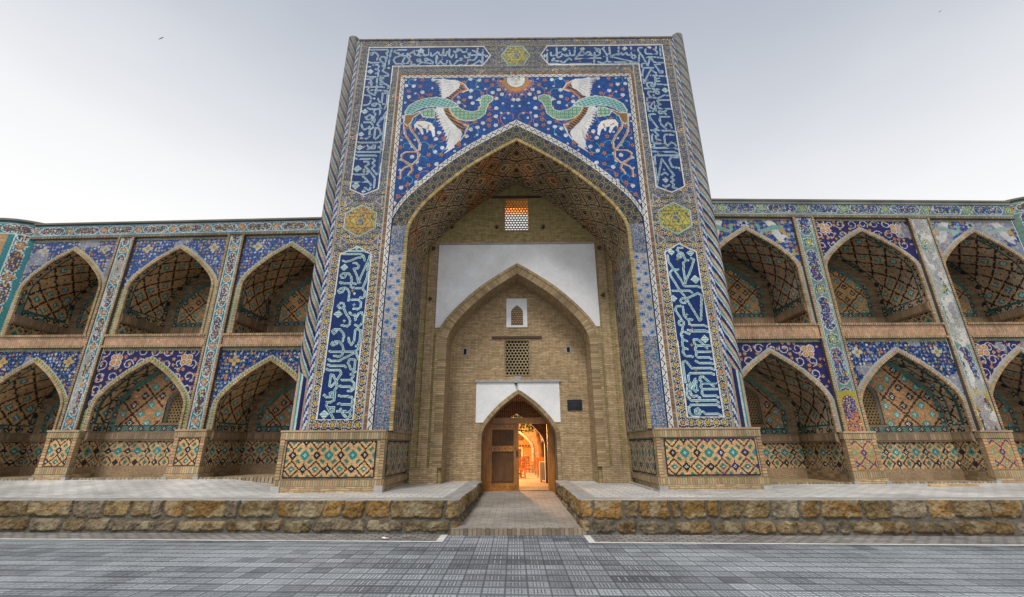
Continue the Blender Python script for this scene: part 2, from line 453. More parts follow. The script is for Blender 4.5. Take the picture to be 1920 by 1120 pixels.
def mat_brick(name, c1, c2, mortar, w=.23, hgt=.052, mort=.008, rough=.9, stain=(.10, .075, .05, 1), stain_amt=.55, bump=.55, noisec=.4):
    m, t, b = new_mat(name); N = NT(t)
    uv = N.n('ShaderNodeUVMap', uv_map='metres').outputs[0]
    nv = N.n('ShaderNodeTexNoise'); nv.inputs['Scale'].default_value = 3.2; nv.inputs['Detail'].default_value = 3; N.link(uv, nv.inputs['Vector'])
    off = N.n('ShaderNodeVectorMath', operation='SCALE'); N.link(nv.outputs['Color'], off.inputs[0]); off.inputs['Scale'].default_value = .045
    add = N.n('ShaderNodeVectorMath', operation='ADD'); N.link(uv, add.inputs[0]); N.link(off.outputs[0], add.inputs[1])
    br = N.n('ShaderNodeTexBrick'); N.link(add.outputs[0], br.inputs['Vector'])
    br.inputs['Scale'].default_value = 1; br.inputs['Brick Width'].default_value = w; br.inputs['Row Height'].default_value = hgt
    br.inputs['Mortar Size'].default_value = mort; br.inputs['Mortar Smooth'].default_value = .25; br.inputs['Bias'].default_value = -.1
    br.inputs['Color1'].default_value = c1; br.inputs['Color2'].default_value = c2; br.inputs['Mortar'].default_value = mortar
    n1 = N.noise(.55, 5, uv); n2 = N.noise(7, 5, uv, .7); n3 = N.noise(45, 3, uv)
    f = N.math('MULTIPLY', N.maprange(n2, .25, .75, 1-noisec, 1+noisec), N.maprange(n3, .3, .7, .82, 1.15))
    g = N.n('ShaderNodeVectorMath', operation='SCALE'); N.link(br.outputs['Color'], g.inputs[0]); N.link(f, g.inputs['Scale'])
    st = N.maprange(n1, .48, .72, 0, stain_amt)
    N.link(N.mix(st, g.outputs[0], stain), b.inputs['Base Color'])
    b.inputs['Roughness'].default_value = rough; b.inputs['Specular IOR Level'].default_value = .25
    hh = N.math('ADD', N.math('MULTIPLY', N.math('SUBTRACT', 1.0, br.outputs['Fac']), 1.0), N.math('ADD', N.math('MULTIPLY', n2, .8), N.math('MULTIPLY', n3, .35)))
    N.bump(hh, bump, .02, b)
    return m
def mat_plain(name, col, rough=.8, var=.15, scale=6, bump=.15, spec=.35, metal=0, stain=None):
    m, t, b = new_mat(name); N = NT(t)
    n1 = N.noise(scale, 5); n2 = N.noise(scale*9, 3)
    f = N.math('MULTIPLY', N.maprange(n1, .3, .7, 1-var, 1+var), N.maprange(n2, .3, .7, .95, 1.05))
    g = N.n('ShaderNodeVectorMath', operation='SCALE'); g.inputs[0].default_value = col[:3]; N.link(f, g.inputs['Scale'])
    c = g.outputs[0]
    if stain: c = N.mix(N.maprange(N.noise(scale*.45, 6, rough=.7), .5, .75, 0, .5), c, stain)
    N.link(c, b.inputs['Base Color']); b.inputs['Roughness'].default_value = rough
    b.inputs['Specular IOR Level'].default_value = spec; b.inputs['Metallic'].default_value = metal
    N.bump(N.math('ADD', n1, n2), bump, .01, b); return m
def mat_wood(name, c1, c2, rough=.5, axis='Z'):
    m, t, b = new_mat(name); N = NT(t)
    mp = N.n('ShaderNodeMapping'); mp.inputs['Scale'].default_value = {'Z': (14, 14, .9), 'X': (.9, 14, 14)}[axis]
    N.link(N.n('ShaderNodeTexCoord').outputs['Object'], mp.inputs[0])
    n = N.noise(2.2, 5, mp.outputs[0], .65); n2 = N.noise(3.0, 3)
    c = N.mix(N.maprange(n, .3, .7, 0, 1), c1, c2); c = N.mix(N.maprange(n2, .4, .7, 0, .5), c, (.03, .015, .006, 1))
    N.link(c, b.inputs['Base Color']); b.inputs['Roughness'].default_value = rough; N.bump(n, .3, .006, b); return m

TILE = mat_tint('glazed_tile_mosaic'); ROUGHT = mat_tint('brick_mosaic', .92, .45, .4, .4, .3)
STONE = mat_tint('rubble_stone', .95, .8, .3, .8, .2)
BRICK = mat_brick('old_buff_brick', (.50, .355, .195, 1), (.34, .23, .12, 1), (.22, .18, .125, 1), .215, .046, .008, stain=(.15, .115, .075, 1))
BRICKV = mat_brick('greenish_brick', (.42, .33, .15, 1), (.30, .23, .10, 1), (.20, .17, .09, 1), .215, .046, .008, stain=(.16, .13, .05, 1))
PLASTER = mat_plain('white_plaster', (.70, .71, .73), .9, .09, 1.6, .25, .2, stain=(.54, .53, .50, 1))
DARKWOOD = mat_wood('dark_weathered_wood', (.10, .05, .025, 1), (.05, .025, .012, 1), .7, 'X')
DOORWOOD = mat_wood('varnished_door_wood', (.46, .175, .016, 1), (.22, .075, .008, 1), .4)
DOORDARK = mat_wood('door_panel_wood', (.15, .06, .010, 1), (.06, .024, .006, 1), .75)
CHAIRW = mat_wood('orange_varnished_wood', (.55, .20, .035, 1), (.42, .13, .02, 1), .35)
IRON = mat_plain('black_iron', (.015, .014, .014), .5, .2, 10, .1, .5)
CEMENT = mat_plain('grey_cement', (.33, .32, .305), .9, .25, 2.2, .4, .2)
VOID = mat_plain('dark_interior', (.012, .009, .007), .95, .1)
SCRIPT = {
 'LL': ('-427,473 -390,473 -385,470|-441,464 -397,464 -390,458 -386,446|-442,447 -434,443 -420,447 -405,454 -392,456|-429,408 -432,411 -438,411 -442,406 -438,400 -431,401 -429,408 -429,411 -422,411 -415,402 -413,392 -414,376|-441,388 -434,386 -407,385 -402,383|-429,370 -433,373 -439,371 -443,365 -439,361 -432,362 -429,370 -429,374 -420,370 -414,358 -415,340|-410,373 -384,372 -377,362 -376,352 -380,346 -387,348|-375,458 -377,431 -375,403 -379,386 -383,374|-375,453 -385,422 -396,388|-414,439 -406,439 -399,431 -401,425 -411,424 -401,405 -396,387|-408,343 -390,342 -384,335 -383,323 -390,318 -400,319|-423,325 -426,333 -433,334 -439,326 -432,320 -425,323 -418,309 -406,292 -404,282 -410,275 -424,278|-409,310 -404,305 -396,305 -392,291|-392,296 -386,308 -379,310 -376,302 -376,282 -383,274 -392,279|-433,265 -439,257 -445,263 -440,268 -427,268 -418,259 -415,251 -417,239|-390,265 -391,235 -395,230 -401,237 -404,247|-376,264 -378,229 -384,227|-390,266 -385,269 -376,263|-445,215 -439,213 -388,213 -381,216 -377,223 -382,227|-445,196 -439,192 -420,192 -383,212 -375,196|-429,233 -438,229 -443,232 -440,237 -426,239 -416,229 -412,216 -414,206 -421,202 -433,204|-444,183 -437,180 -406,180 -402,177|-446,173 -440,170 -415,170 -411,163 -420,146|-419,142 -429,159 -434,160 -434,135 -431,133 -420,144 -417,135 -421,124|-379,166 -391,174 -398,187 -396,195 -388,196 -382,193 -381,166 -384,163 -389,161|-408,148 -387,148 -382,157 -386,161|-387,148 -379,140 -378,128 -384,122 -391,123|-413,135 -407,133 -388,133 -384,129|-444,114 -439,110 -422,110 -421,121 -432,118 -425,111|-421,126 -419,103 -427,98 -437,98 -437,93 -429,81 -418,65 -417,62|-431,87 -418,87 -418,78 -424,78 -431,87|-410,113 -405,111 -382,110 -377,104 -379,97|-410,94 -384,93 -377,90 -378,81 -382,77|-410,78 -382,77 -379,67 -386,63 -396,72 -403,83',
  [],
  [[-4.35, 4.28, 0.089], [-4.36, 3.06, 0.09], [-4.38, 0.71, 0.094], [-4.03, 3.58, 0.036], [-4.19, 2.88, 0.035], [-4.1, 4.81, 0.054]]),
 'LR': ('417,474 406,474 402,469 406,462 415,460 418,446 422,441 427,439|422,440 413,433 412,413 412,378|435,445 441,442 438,433 426,407 412,383|377,454 377,436 387,416 392,407 404,381 405,374 409,370 440,370 446,367|398,415 384,414 377,407 377,399 395,360 407,341 411,331 432,283 436,285 446,347 438,352 410,339|377,359 419,358 424,354|392,320 382,319 377,310 389,286|390,270 388,258 385,254|397,317 396,296 403,287 415,285|407,286 407,274 412,271 441,271 447,268|401,260 409,257 441,258 448,255|387,258 383,249 386,237 395,233|386,237 383,227 385,216 394,214|385,216 382,206 386,198 403,196|403,250 390,256|406,256 442,257 446,254|440,215 430,227 420,237 412,236 411,229 416,221 446,221|416,221 411,213 414,207 446,207|414,207 411,198 416,193 442,193 447,190|409,185 416,181 442,181 448,178|379,137 379,183 386,186 397,169 442,169 448,165|446,154 440,157 392,157 387,151 388,127 387,111 392,105 401,106 406,102|390,127 402,144 404,135 404,120 399,116 393,122 400,137|441,127 432,138 420,149 413,148 412,142 416,135 448,135|416,135 412,127 415,121 448,121|415,121 412,113 416,106 443,106 448,103|382,131 378,108 385,97 442,96 447,92|448,81 444,86 384,86 378,81 379,69 384,64 399,64 404,72 399,78 391,75 391,69 397,69|409,71 414,67 442,66 448,63',
  [[4.06, 4.52, 0.045], [4.0, 3.33, 0.063], [3.88, 2.77, 0.062]],
  [[4.37, 3.88, 0.104], [4.35, 4.6, 0.086], [3.87, 4.63, 0.082], [4.38, 2.37, 0.088], [3.77, 3.39, 0.079]]),
 'UL': ('-431,1135 -422,1132 -415,1121 -417,1105|-441,1097 -435,1093 -410,1094|-441,1144 -389,1144 -386,1135 -392,1132 -387,1121 -391,1094 -392,1075 -398,1081|-392,1107 -395,1116 -404,1117 -409,1110 -406,1100 -395,1089|-376,1146 -379,1121 -380,1087|-426,1084 -413,1085 -408,1078 -413,1069 -418,1068 -408,1065 -408,1054 -416,1052 -408,1048 -409,1038 -433,1039 -441,1041|-398,1083 -392,1073 -397,1062 -379,1049 -378,1042 -393,1043|-441,1031 -430,1030 -425,1018 -433,1017 -424,1013 -426,1002 -435,992 -427,979 -411,971 -408,992 -410,1031|-441,1001 -391,1001 -386,999|-392,1036 -393,1017 -377,1007 -373,1002 -375,995|-423,989 -376,986 -373,981 -373,938 -378,921 -420,920 -426,924|-375,979 -389,976 -388,944 -396,946 -401,959|-440,971 -426,969 -420,959 -422,941 -429,934 -439,935|-404,941 -393,936 -389,921 -391,902|-386,939 -377,937 -374,929|-409,910 -403,904 -405,892 -419,900 -430,890 -424,883 -412,885 -404,887 -403,875|-372,911 -381,887 -391,873|-368,914 -372,875|-430,892 -426,884 -414,885 -403,876 -403,884 -412,892|-432,874 -413,874 -406,864 -405,854 -410,849|-439,868 -435,855 -428,848 -419,854 -415,859 -412,825 -419,818 -437,819|-384,889 -394,866 -389,861|-374,891 -373,810 -386,805 -438,805 -442,807|-384,844 -390,854 -398,854 -398,820 -394,816 -380,832 -384,844|-378,805 -375,793 -384,789 -375,784 -377,773 -438,773 -442,775|-415,795 -406,784 -394,784 -393,794 -399,796 -406,784 -413,782|-442,764 -435,761 -390,762 -387,759|-443,753 -438,749 -395,751 -388,744 -395,737 -388,728 -396,720 -380,700 -376,703 -376,767|-418,742 -407,741 -405,733 -414,726 -407,719 -385,691 -383,678 -384,659|-443,702 -438,700 -411,701 -404,703 -406,710 -416,709|-417,694 -410,689 -403,680|-442,677 -437,676 -401,677 -392,669 -393,656 -398,651 -408,659|-332,1143 -365,1142 -368,1136 -342,1119 -330,1120 -323,1128 -308,1133|-340,1128 -349,1119 -364,1113 -367,1103 -360,1088 -339,1088 -324,1090 -318,1103|-334,1112 -339,1100 -340,1086|-308,1133 -304,1123 -291,1120 -276,1121 -264,1122 -264,1145|-278,1125 -281,1132|-291,1121 -294,1130|-313,1095 -314,1085 -291,1084 -284,1092|-286,1094 -274,1092 -249,1087 -248,1094 -260,1104|-257,1130 -256,1119 -251,1118 -234,1134 -230,1124 -224,1120 -210,1120 -207,1134|-218,1144 -221,1124 -221,1104|-238,1119 -239,1092 -234,1083 -225,1097 -220,1087 -209,1084 -205,1099|-201,1144 -201,1119 -194,1110 -189,1121|-176,1146 -180,1129 -179,1111|-187,1136 -182,1129 -172,1139 -169,1144 -159,1131 -149,1133 -148,1144|-198,1097 -195,1084 -186,1082 -175,1098 -160,1101 -160,1107 -167,1107|-154,1117 -150,1109 -139,1111 -137,1128 -143,1126 -141,1118 -129,1120 -95,1120|-130,1138 -106,1123|-115,1146 -118,1110 -125,1100 -142,1102 -147,1083 -170,1082|-99,1140 -100,1085 -108,1098 -127,1083',
  [[-4.36, 11.28, 0.046], [-3.96, 10.14, 0.051], [-3.98, 10.3, 0.045], [-4.1, 9.36, 0.05], [-3.22, 11.17, 0.05], [-2.91, 11.01, 0.05], [-2.69, 11.03, 0.05]],
  [[-4.33, 10.6, 0.086], [-4.34, 9.12, 0.091], [-4.36, 8.33, 0.08], [-4.35, 7.88, 0.091], [-4.34, 7.19, 0.101], [-4.33, 6.65, 0.1], [-4.1, 6.47, 0.053], [-2.87, 11.39, 0.097], [-0.88, 11.15, 0.058], [-4.37, 10.78, 0.041], [-3.79, 10.72, 0.041], [-4.12, 9.58, 0.036]]),
 'UR': ('96,1138 94,1083|106,1127 107,1114 118,1116 136,1129|125,1145 124,1113 129,1106 138,1113 140,1121|181,1147 177,1115 150,1113 144,1119|163,1134 164,1118|100,1083 224,1082|109,1095 137,1092 139,1087|115,1104 109,1097|144,1085 146,1090 161,1104 167,1097|199,1131 188,1115 226,1116 225,1128 217,1128 206,1116|188,1115 179,1102 255,1103|255,1130 254,1117 242,1112 228,1115|239,1125 234,1083|269,1146 266,1138 274,1117 285,1119 285,1146|274,1117 274,1091 260,1083 246,1089|266,1109 284,1109 305,1119 309,1114 313,1146|284,1109 360,1085 278,1088|310,1114 319,1124 322,1115 335,1124 336,1115 358,1113 361,1107 355,1100 349,1103 350,1145|373,1116 367,1084|439,1146 436,1110|427,1146 423,1132 428,1124 425,1117 394,1118 391,1127 394,1136|383,1143 374,1143 370,1133 381,1111 393,1071 405,1107 395,1104|405,1107 436,1102 440,1101|406,1104 413,1085 440,1083|384,1081 376,1079 375,1068 380,1063 409,1064|380,1063 374,1042 375,1005 400,1057 415,1044 412,1034 442,1031|398,1035 408,1034|431,1077 414,1076 426,1049|409,1031 410,1021 421,1024|410,1021 409,1013 422,1013|409,1013 408,1002 442,999|401,1008 384,1007 383,998 389,986 416,982|375,986 389,986|402,980 405,973|399,973 385,975 383,967 389,953 379,952 376,940 377,905 390,904|389,953 410,950 429,961 441,959|398,962 400,952|410,950 407,939 411,943 443,943|410,942 408,932 415,928 405,924 408,913 441,912|383,920 397,937 399,905 383,920|416,897 428,906|418,902 426,892|396,893 382,893 377,885 380,873|433,884 408,884 405,873|379,892 377,885 397,846 384,838 396,820 388,818 389,808 400,803|376,838 437,835 442,832|434,884 409,884 406,877 408,857 415,848 427,862 434,857 436,846|380,824 377,818 377,799 383,793 407,792|377,778 438,777 443,773|438,820 416,823 411,815 412,794 417,785 429,796 438,791 440,784|374,766 433,765 443,758 440,746 423,748 416,737 421,716 440,712|374,656 377,749 382,754 437,753|375,665 396,742 423,689 414,683 421,674 413,669 419,660 414,652 427,647|390,692 399,698 406,692|390,658 396,653 406,659',
  [[2.5, 11.34, 0.056], [4.3, 10.48, 0.051], [4.0, 9.97, 0.05], [4.1, 9.71, 0.05], [4.11, 9.0, 0.049], [3.76, 7.84, 0.049]],
  [[0.87, 11.14, 0.068], [1.49, 11.4, 0.077], [2.03, 11.4, 0.077], [3.31, 11.41, 0.077], [4.06, 11.43, 0.054], [4.34, 9.79, 0.092], [3.98, 6.75, 0.076], [3.98, 7.08, 0.031]]),
}
BIRD = {
 'tail1': '-319,895 -317,853 -310,826 -291,795 -272,769 -270,749 -286,730 -307,720 -315,708 -314,687',
 'tail2': '-303,871 -297,846 -278,819 -269,799 -269,779 -278,772 -306,771 -317,763 -315,746 -289,730 -284,714 -294,698',
 'wing1': '-212,1026 -177,1025 -164,1013 -161,1004 -167,993 -186,975 -206,957 -212,955 -216,980',
 'wtips': '-245,1027 -240,1022 -235,1016 -230,1008 -227,1001 -225,994 -224,986 -222,979 -221,971 -218,964 -213,956',
 'band1': '-163,1010 -151,995 -166,984 -186,965 -194,952 -203,955 -186,975 -167,993',
 'edge1': '-164,1013 -143,989 -166,978 -183,960 -187,947',
 'out1': '-172,1021 -152,1008 -138,987 -156,978',
 'body': '-316,899 -319,909 -309,931 -287,948 -261,957 -232,961 -209,957 -185,947 -166,929 -185,924 -210,922 -239,928 -265,925 -287,914 -304,900',
 'neck': '-193,920 -167,925 -150,913 -127,907 -110,912 -103,928 -104,946 -99,963 -84,968 -68,962 -67,948 -78,939 -85,921 -89,900 -103,886 -123,876 -143,876 -163,881 -181,897',
 'plume': '-105,950 -115,948 -106,957',
 'wing2': '-222,921 -212,926 -201,897 -179,866 -159,845 -152,831 -158,811 -174,791 -185,781 -193,791 -192,818 -207,852 -217,880',
 'wtips2': '-236,914 -232,901 -233,894 -231,885 -228,873 -223,866 -219,857 -211,845 -206,835 -202,821 -198,808 -196,798 -197,784 -201,775 -203,763',
 'wbase2': '-219,915 -169,808',
 'band2': '-212,926 -196,922 -189,904 -171,880 -148,858 -150,831 -159,847 -179,866 -201,897',
 'edge2': '-193,920 -186,901 -166,876 -137,860 -145,838',
 'out2': '-151,862 -135,860 -146,828 -158,807',
 'belly': '-276,909 -256,919 -236,921 -233,908 -234,887 -266,891',
 'rump': '-318,899 -298,899 -276,912 -275,905 -294,888 -299,871 -309,860 -319,871',
 'animal': '-290,863 -282,876 -262,877 -242,870 -231,852 -228,825 -234,820 -240,842 -248,847 -251,832 -254,849 -266,853 -260,832 -265,829 -275,849 -284,856 -286,846',
}
def decode(s): return [[tuple(int(v)/100 for v in p.split(',')) for p in l.split(' ')] for l in s.split('|')]

# ------------------------------------------------------------------ ground, road, terraces
ZR, ZP = -1.43, -0.89
def wall_y(x): return -1.63-.053*x               # front line of the stone terrace wall
def curb_y(x): return -2.28-.06*x                # white line between cobbles and road
def left_floor(x, y):                            # the terrace falls a little from the west arcade
    t = np.clip((-x-5.4)/1.6, 0, 1); k = np.clip((y+1.0)/2.4, 0, 1)
    return -.885+t*k*.195
def mat_road():
    m, t, b = new_mat('patterned_grey_paving'); N = NT(t)
    sp = N.n('ShaderNodeSeparateXYZ'); N.link(N.n('ShaderNodeTexCoord').outputs['Object'], sp.inputs[0])
    S = .242
    y2 = N.math('ADD', sp.outputs[1], N.math('MULTIPLY', sp.outputs[0], .056))
    u = N.math('DIVIDE', sp.outputs[0], S); v = N.math('DIVIDE', y2, S)
    fu = N.math('FRACT', u); fv = N.math('FRACT', v)
    cell = N.n('ShaderNodeCombineXYZ'); N.link(N.math('FLOOR', N.math('ADD', N.math('DIVIDE', u, 1.0), 0.0)), cell.inputs[0]); N.link(N.math('FLOOR', v), cell.inputs[1])
    wn_ = N.n('ShaderNodeTexWhiteNoise', noise_dimensions='2D'); N.link(cell.outputs[0], wn_.inputs['Vector'])
    def near(f, c, w): return N.math('LESS_THAN', N.math('ABSOLUTE', N.math('SUBTRACT', f, c)), w)
    def OR(a, b_): return N.math('MAXIMUM', a, b_)
    def AND(a, b_): return N.math('MULTIPLY', a, b_)
    # dark joints on the tile grid, finer grooves inside the tile, pale paired ribs
    joint = OR(OR(near(fu, 0, .045), near(fu, 1, .04)), OR(near(fv, 0, .075), near(fv, 1, .07)))
    f4 = N.math('FRACT', N.math('MULTIPLY', v, 4)); fine = near(f4, .5, .17)
    rib = AND(OR(near(fu, .34, .035), near(fu, .66, .035)), near(fv, .5, .30))
    ribs = AND(OR(near(fu, .27, .03), OR(near(fu, .41, .028), OR(near(fu, .59, .03), near(fu, .73, .028)))), near(fv, .5, .32))
    cq = N.n('ShaderNodeCombineXYZ'); N.link(N.math('ADD', N.math('MULTIPLY', N.math('FLOOR', u), .10), N.math('MULTIPLY', N.math('FLOOR', v), -.10)), cq.inputs[0]); N.link(N.math('MULTIPLY', N.math('FLOOR', v), .42), cq.inputs[1])
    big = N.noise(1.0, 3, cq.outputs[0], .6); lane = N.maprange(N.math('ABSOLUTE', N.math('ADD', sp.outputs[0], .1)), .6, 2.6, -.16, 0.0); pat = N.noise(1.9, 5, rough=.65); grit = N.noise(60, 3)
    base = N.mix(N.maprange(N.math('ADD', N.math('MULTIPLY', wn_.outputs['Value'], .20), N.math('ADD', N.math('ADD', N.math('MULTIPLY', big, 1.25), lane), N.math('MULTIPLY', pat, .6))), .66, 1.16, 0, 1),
                 (.105, .122, .145, 1), (.55, .60, .645, 1))
    base = N.mix(N.maprange(grit, .3, .7, 0, .35), base, (.11, .12, .13, 1))
    wear = N.maprange(N.noise(.9, 3), .35, .65, .35, 1.0)
    c = N.mix(N.math('MULTIPLY', fine, N.math('MULTIPLY', wear, .85)), base, (.045, .05, .06, 1))
    rib = N.math('MULTIPLY', rib, N.maprange(wn_.outputs['Color'], .1, .8, .25, 1.0)); ribs = N.math('MULTIPLY', ribs, N.maprange(wn_.outputs['Color'], .1, .8, .5, 1.0))
    c = N.mix(N.math('MULTIPLY', ribs, .75), c, (.05, .055, .065, 1))
    c = N.mix(N.math('MULTIPLY', rib, N.math('MULTIPLY', wear, .65)), c, (.58, .62, .65, 1))
    c = N.mix(N.math('MULTIPLY', joint, .70), c, (.045, .05, .058, 1))
    c = N.mix(N.maprange(N.noise(.7, 6, rough=.75), .56, .72, 0, .45), c, (.10, .10, .095, 1))
    N.link(c, b.inputs['Base Color']); b.inputs['Roughness'].default_value = .5; b.inputs['Specular IOR Level'].default_value = .4
    hgt = N.math('SUBTRACT', N.math('ADD', N.math('MULTIPLY', rib, .5), N.math('MULTIPLY', grit, .3)), OR(joint, N.math('MULTIPLY', fine, .5)))
    N.bump(hgt, .5, .012, b); return m
def mat_pavers(name, c1, c2, mort, w, hgt, mo, rough=.7):
    m, t, b = new_mat(name); N = NT(t)
    co = N.n('ShaderNodeTexCoord').outputs['Object']
    br = N.n('ShaderNodeTexBrick'); N.link(co, br.inputs['Vector'])
    for k, v in (('Scale', 1), ('Brick Width', w), ('Row Height', hgt), ('Mortar Size', mo), ('Mortar Smooth', .2), ('Color1', c1), ('Color2', c2), ('Mortar', mort)): br.inputs[k].default_value = v
    n1 = N.noise(.8, 5); n2 = N.noise(9, 5, rough=.7)
    f = N.math('MULTIPLY', N.maprange(n1, .3, .7, .62, 1.12), N.maprange(n2, .3, .7, .82, 1.12))
    g = N.n('ShaderNodeVectorMath', operation='SCALE'); N.link(br.outputs['Color'], g.inputs[0]); N.link(f, g.inputs['Scale'])
    N.link(N.mix(N.maprange(N.noise(1.7, 6, rough=.7), .55, .8, 0, .5), g.outputs[0], (.19, .165, .13, 1)), b.inputs['Base Color'])
    b.inputs['Roughness'].default_value = rough
    N.bump(N.math('SUBTRACT', N.math('MULTIPLY', n2, .6), br.outputs['Fac']), .5, .012, b); return m
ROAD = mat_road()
PAVE = mat_pavers('worn_grey_paving_slabs', (.70, .685, .66, 1), (.60, .585, .56, 1), (.27, .255, .235, 1), .31, .155, .011, .55)
COBBLE = mat_pavers('brown_cobble_strip', (.38, .35, .33, 1), (.25, .23, .22, 1), (.10, .085, .08, 1), .20, .10, .014)
WALKP = mat_pavers('brown_brick_paving', (.40, .36, .315, 1), (.32, .29, .255, 1), (.17, .15, .13, 1), .26, .13, .006)
COURT = mat_pavers('warm_courtyard_paving', (.42, .33, .25, 1), (.36, .28, .21, 1), (.20, .15, .11, 1), .3, .3, .008)
LINEW = mat_plain('white_kerb_stone', (.60, .59, .56), .8, .18, 3, .2, stain=(.35, .33, .31, 1))
EARTH = mat_plain('bare_earth', (.22, .18, .13), .95, .3, .05, .2)

m = M(); m.quad((-2500, -2500, -1.6), (2500, -2500, -1.6), (2500, 2500, -1.6), (-2500, 2500, -1.6)); structure(m.build('ground', EARTH))
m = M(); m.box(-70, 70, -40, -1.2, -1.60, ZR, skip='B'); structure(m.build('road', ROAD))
m = M()
for xa, xb in ((-40, -1.28), (1.02, 40)):
    m.add([(xa, curb_y(xa), ZR+.004), (xb, curb_y(xb), ZR+.004), (xb, wall_y(xb)+.3, ZR+.004), (xa, wall_y(xa)+.3, ZR+.004)], [[0, 1, 2, 3]])
structure(m.build('pavement', COBBLE))
m = M()
for xa, xb in ((-40, -1.28), (1.02, 40)):
    a, b_ = curb_y(xa), curb_y(xb)
    m.add([(xa, a-.06, ZR+.010), (xb, b_-.06, ZR+.010), (xb, b_+.02, ZR+.010), (xa, a+.02, ZR+.010)], [[0, 1, 2, 3]])
for x0, x1 in ((-1.40, -1.28), (1.02, 1.13)):
    c = curb_y(x0); m.add([(x0, c+.021, ZR+.010), (x1, c+.021, ZR+.010), (x1, wall_y(x1)-.1, ZR+.010), (x0, wall_y(x0)-.1, ZR+.010)], [[0, 1, 2, 3]])
structure(m.build('kerb', LINEW))
def terrace(sgn, zf):
    xs = np.concatenate([np.linspace(1.30, 7.5, 32), np.linspace(7.8, 20, 30), [40]]) * sgn
    ts = np.linspace(0, 1, 26)
    P = np.zeros((len(xs), len(ts), 3))
    for i, x in enumerate(xs):
        y0 = wall_y(x)+.27; y = y0+(4.2-y0)*ts
        P[i, :, 0] = x; P[i, :, 1] = y; P[i, :, 2] = zf(x, y)
    if sgn > 0: P = P[::-1]
    mm = M(); mm.grid(P[:, ::-1] if sgn < 0 else P[:, ::-1]); structure(mm.build('terrace_paving', PAVE))
terrace(-1, left_floor)
terrace(1, lambda x, y: -.90+0*y)
# sloping walk up to the door
m = M(); n = 30
ys = np.linspace(-1.66, 3.72, n); P = np.zeros((n, 2, 3))
for i, y in enumerate(ys):
    hw = 1.16-.10*(y+1.66)/5.4; P[i, 0] = (-hw-.06, y, -1.33+.13*(y+1.66)/5.4); P[i, 1] = (hw-.10, y, -1.33+.13*(y+1.66)/5.4)
m.grid(P); structure(m.build('walkway', WALKP))
m = M()
xs = np.arange(-1.23, 1.03, .075)
for i, x in enumerate(xs):
    c = np.array((.24, .19, .14, 0))*(.7+.6*random.random()); m.box(x, x+.066, -1.70, -1.60, ZR, -1.326-.006*random.random(), c)
m.box(-1.23, 1.02, -1.69, -1.60, ZR, -1.34, (.10, .09, .08, 0))
structure(m.build('step', ROUGHT))

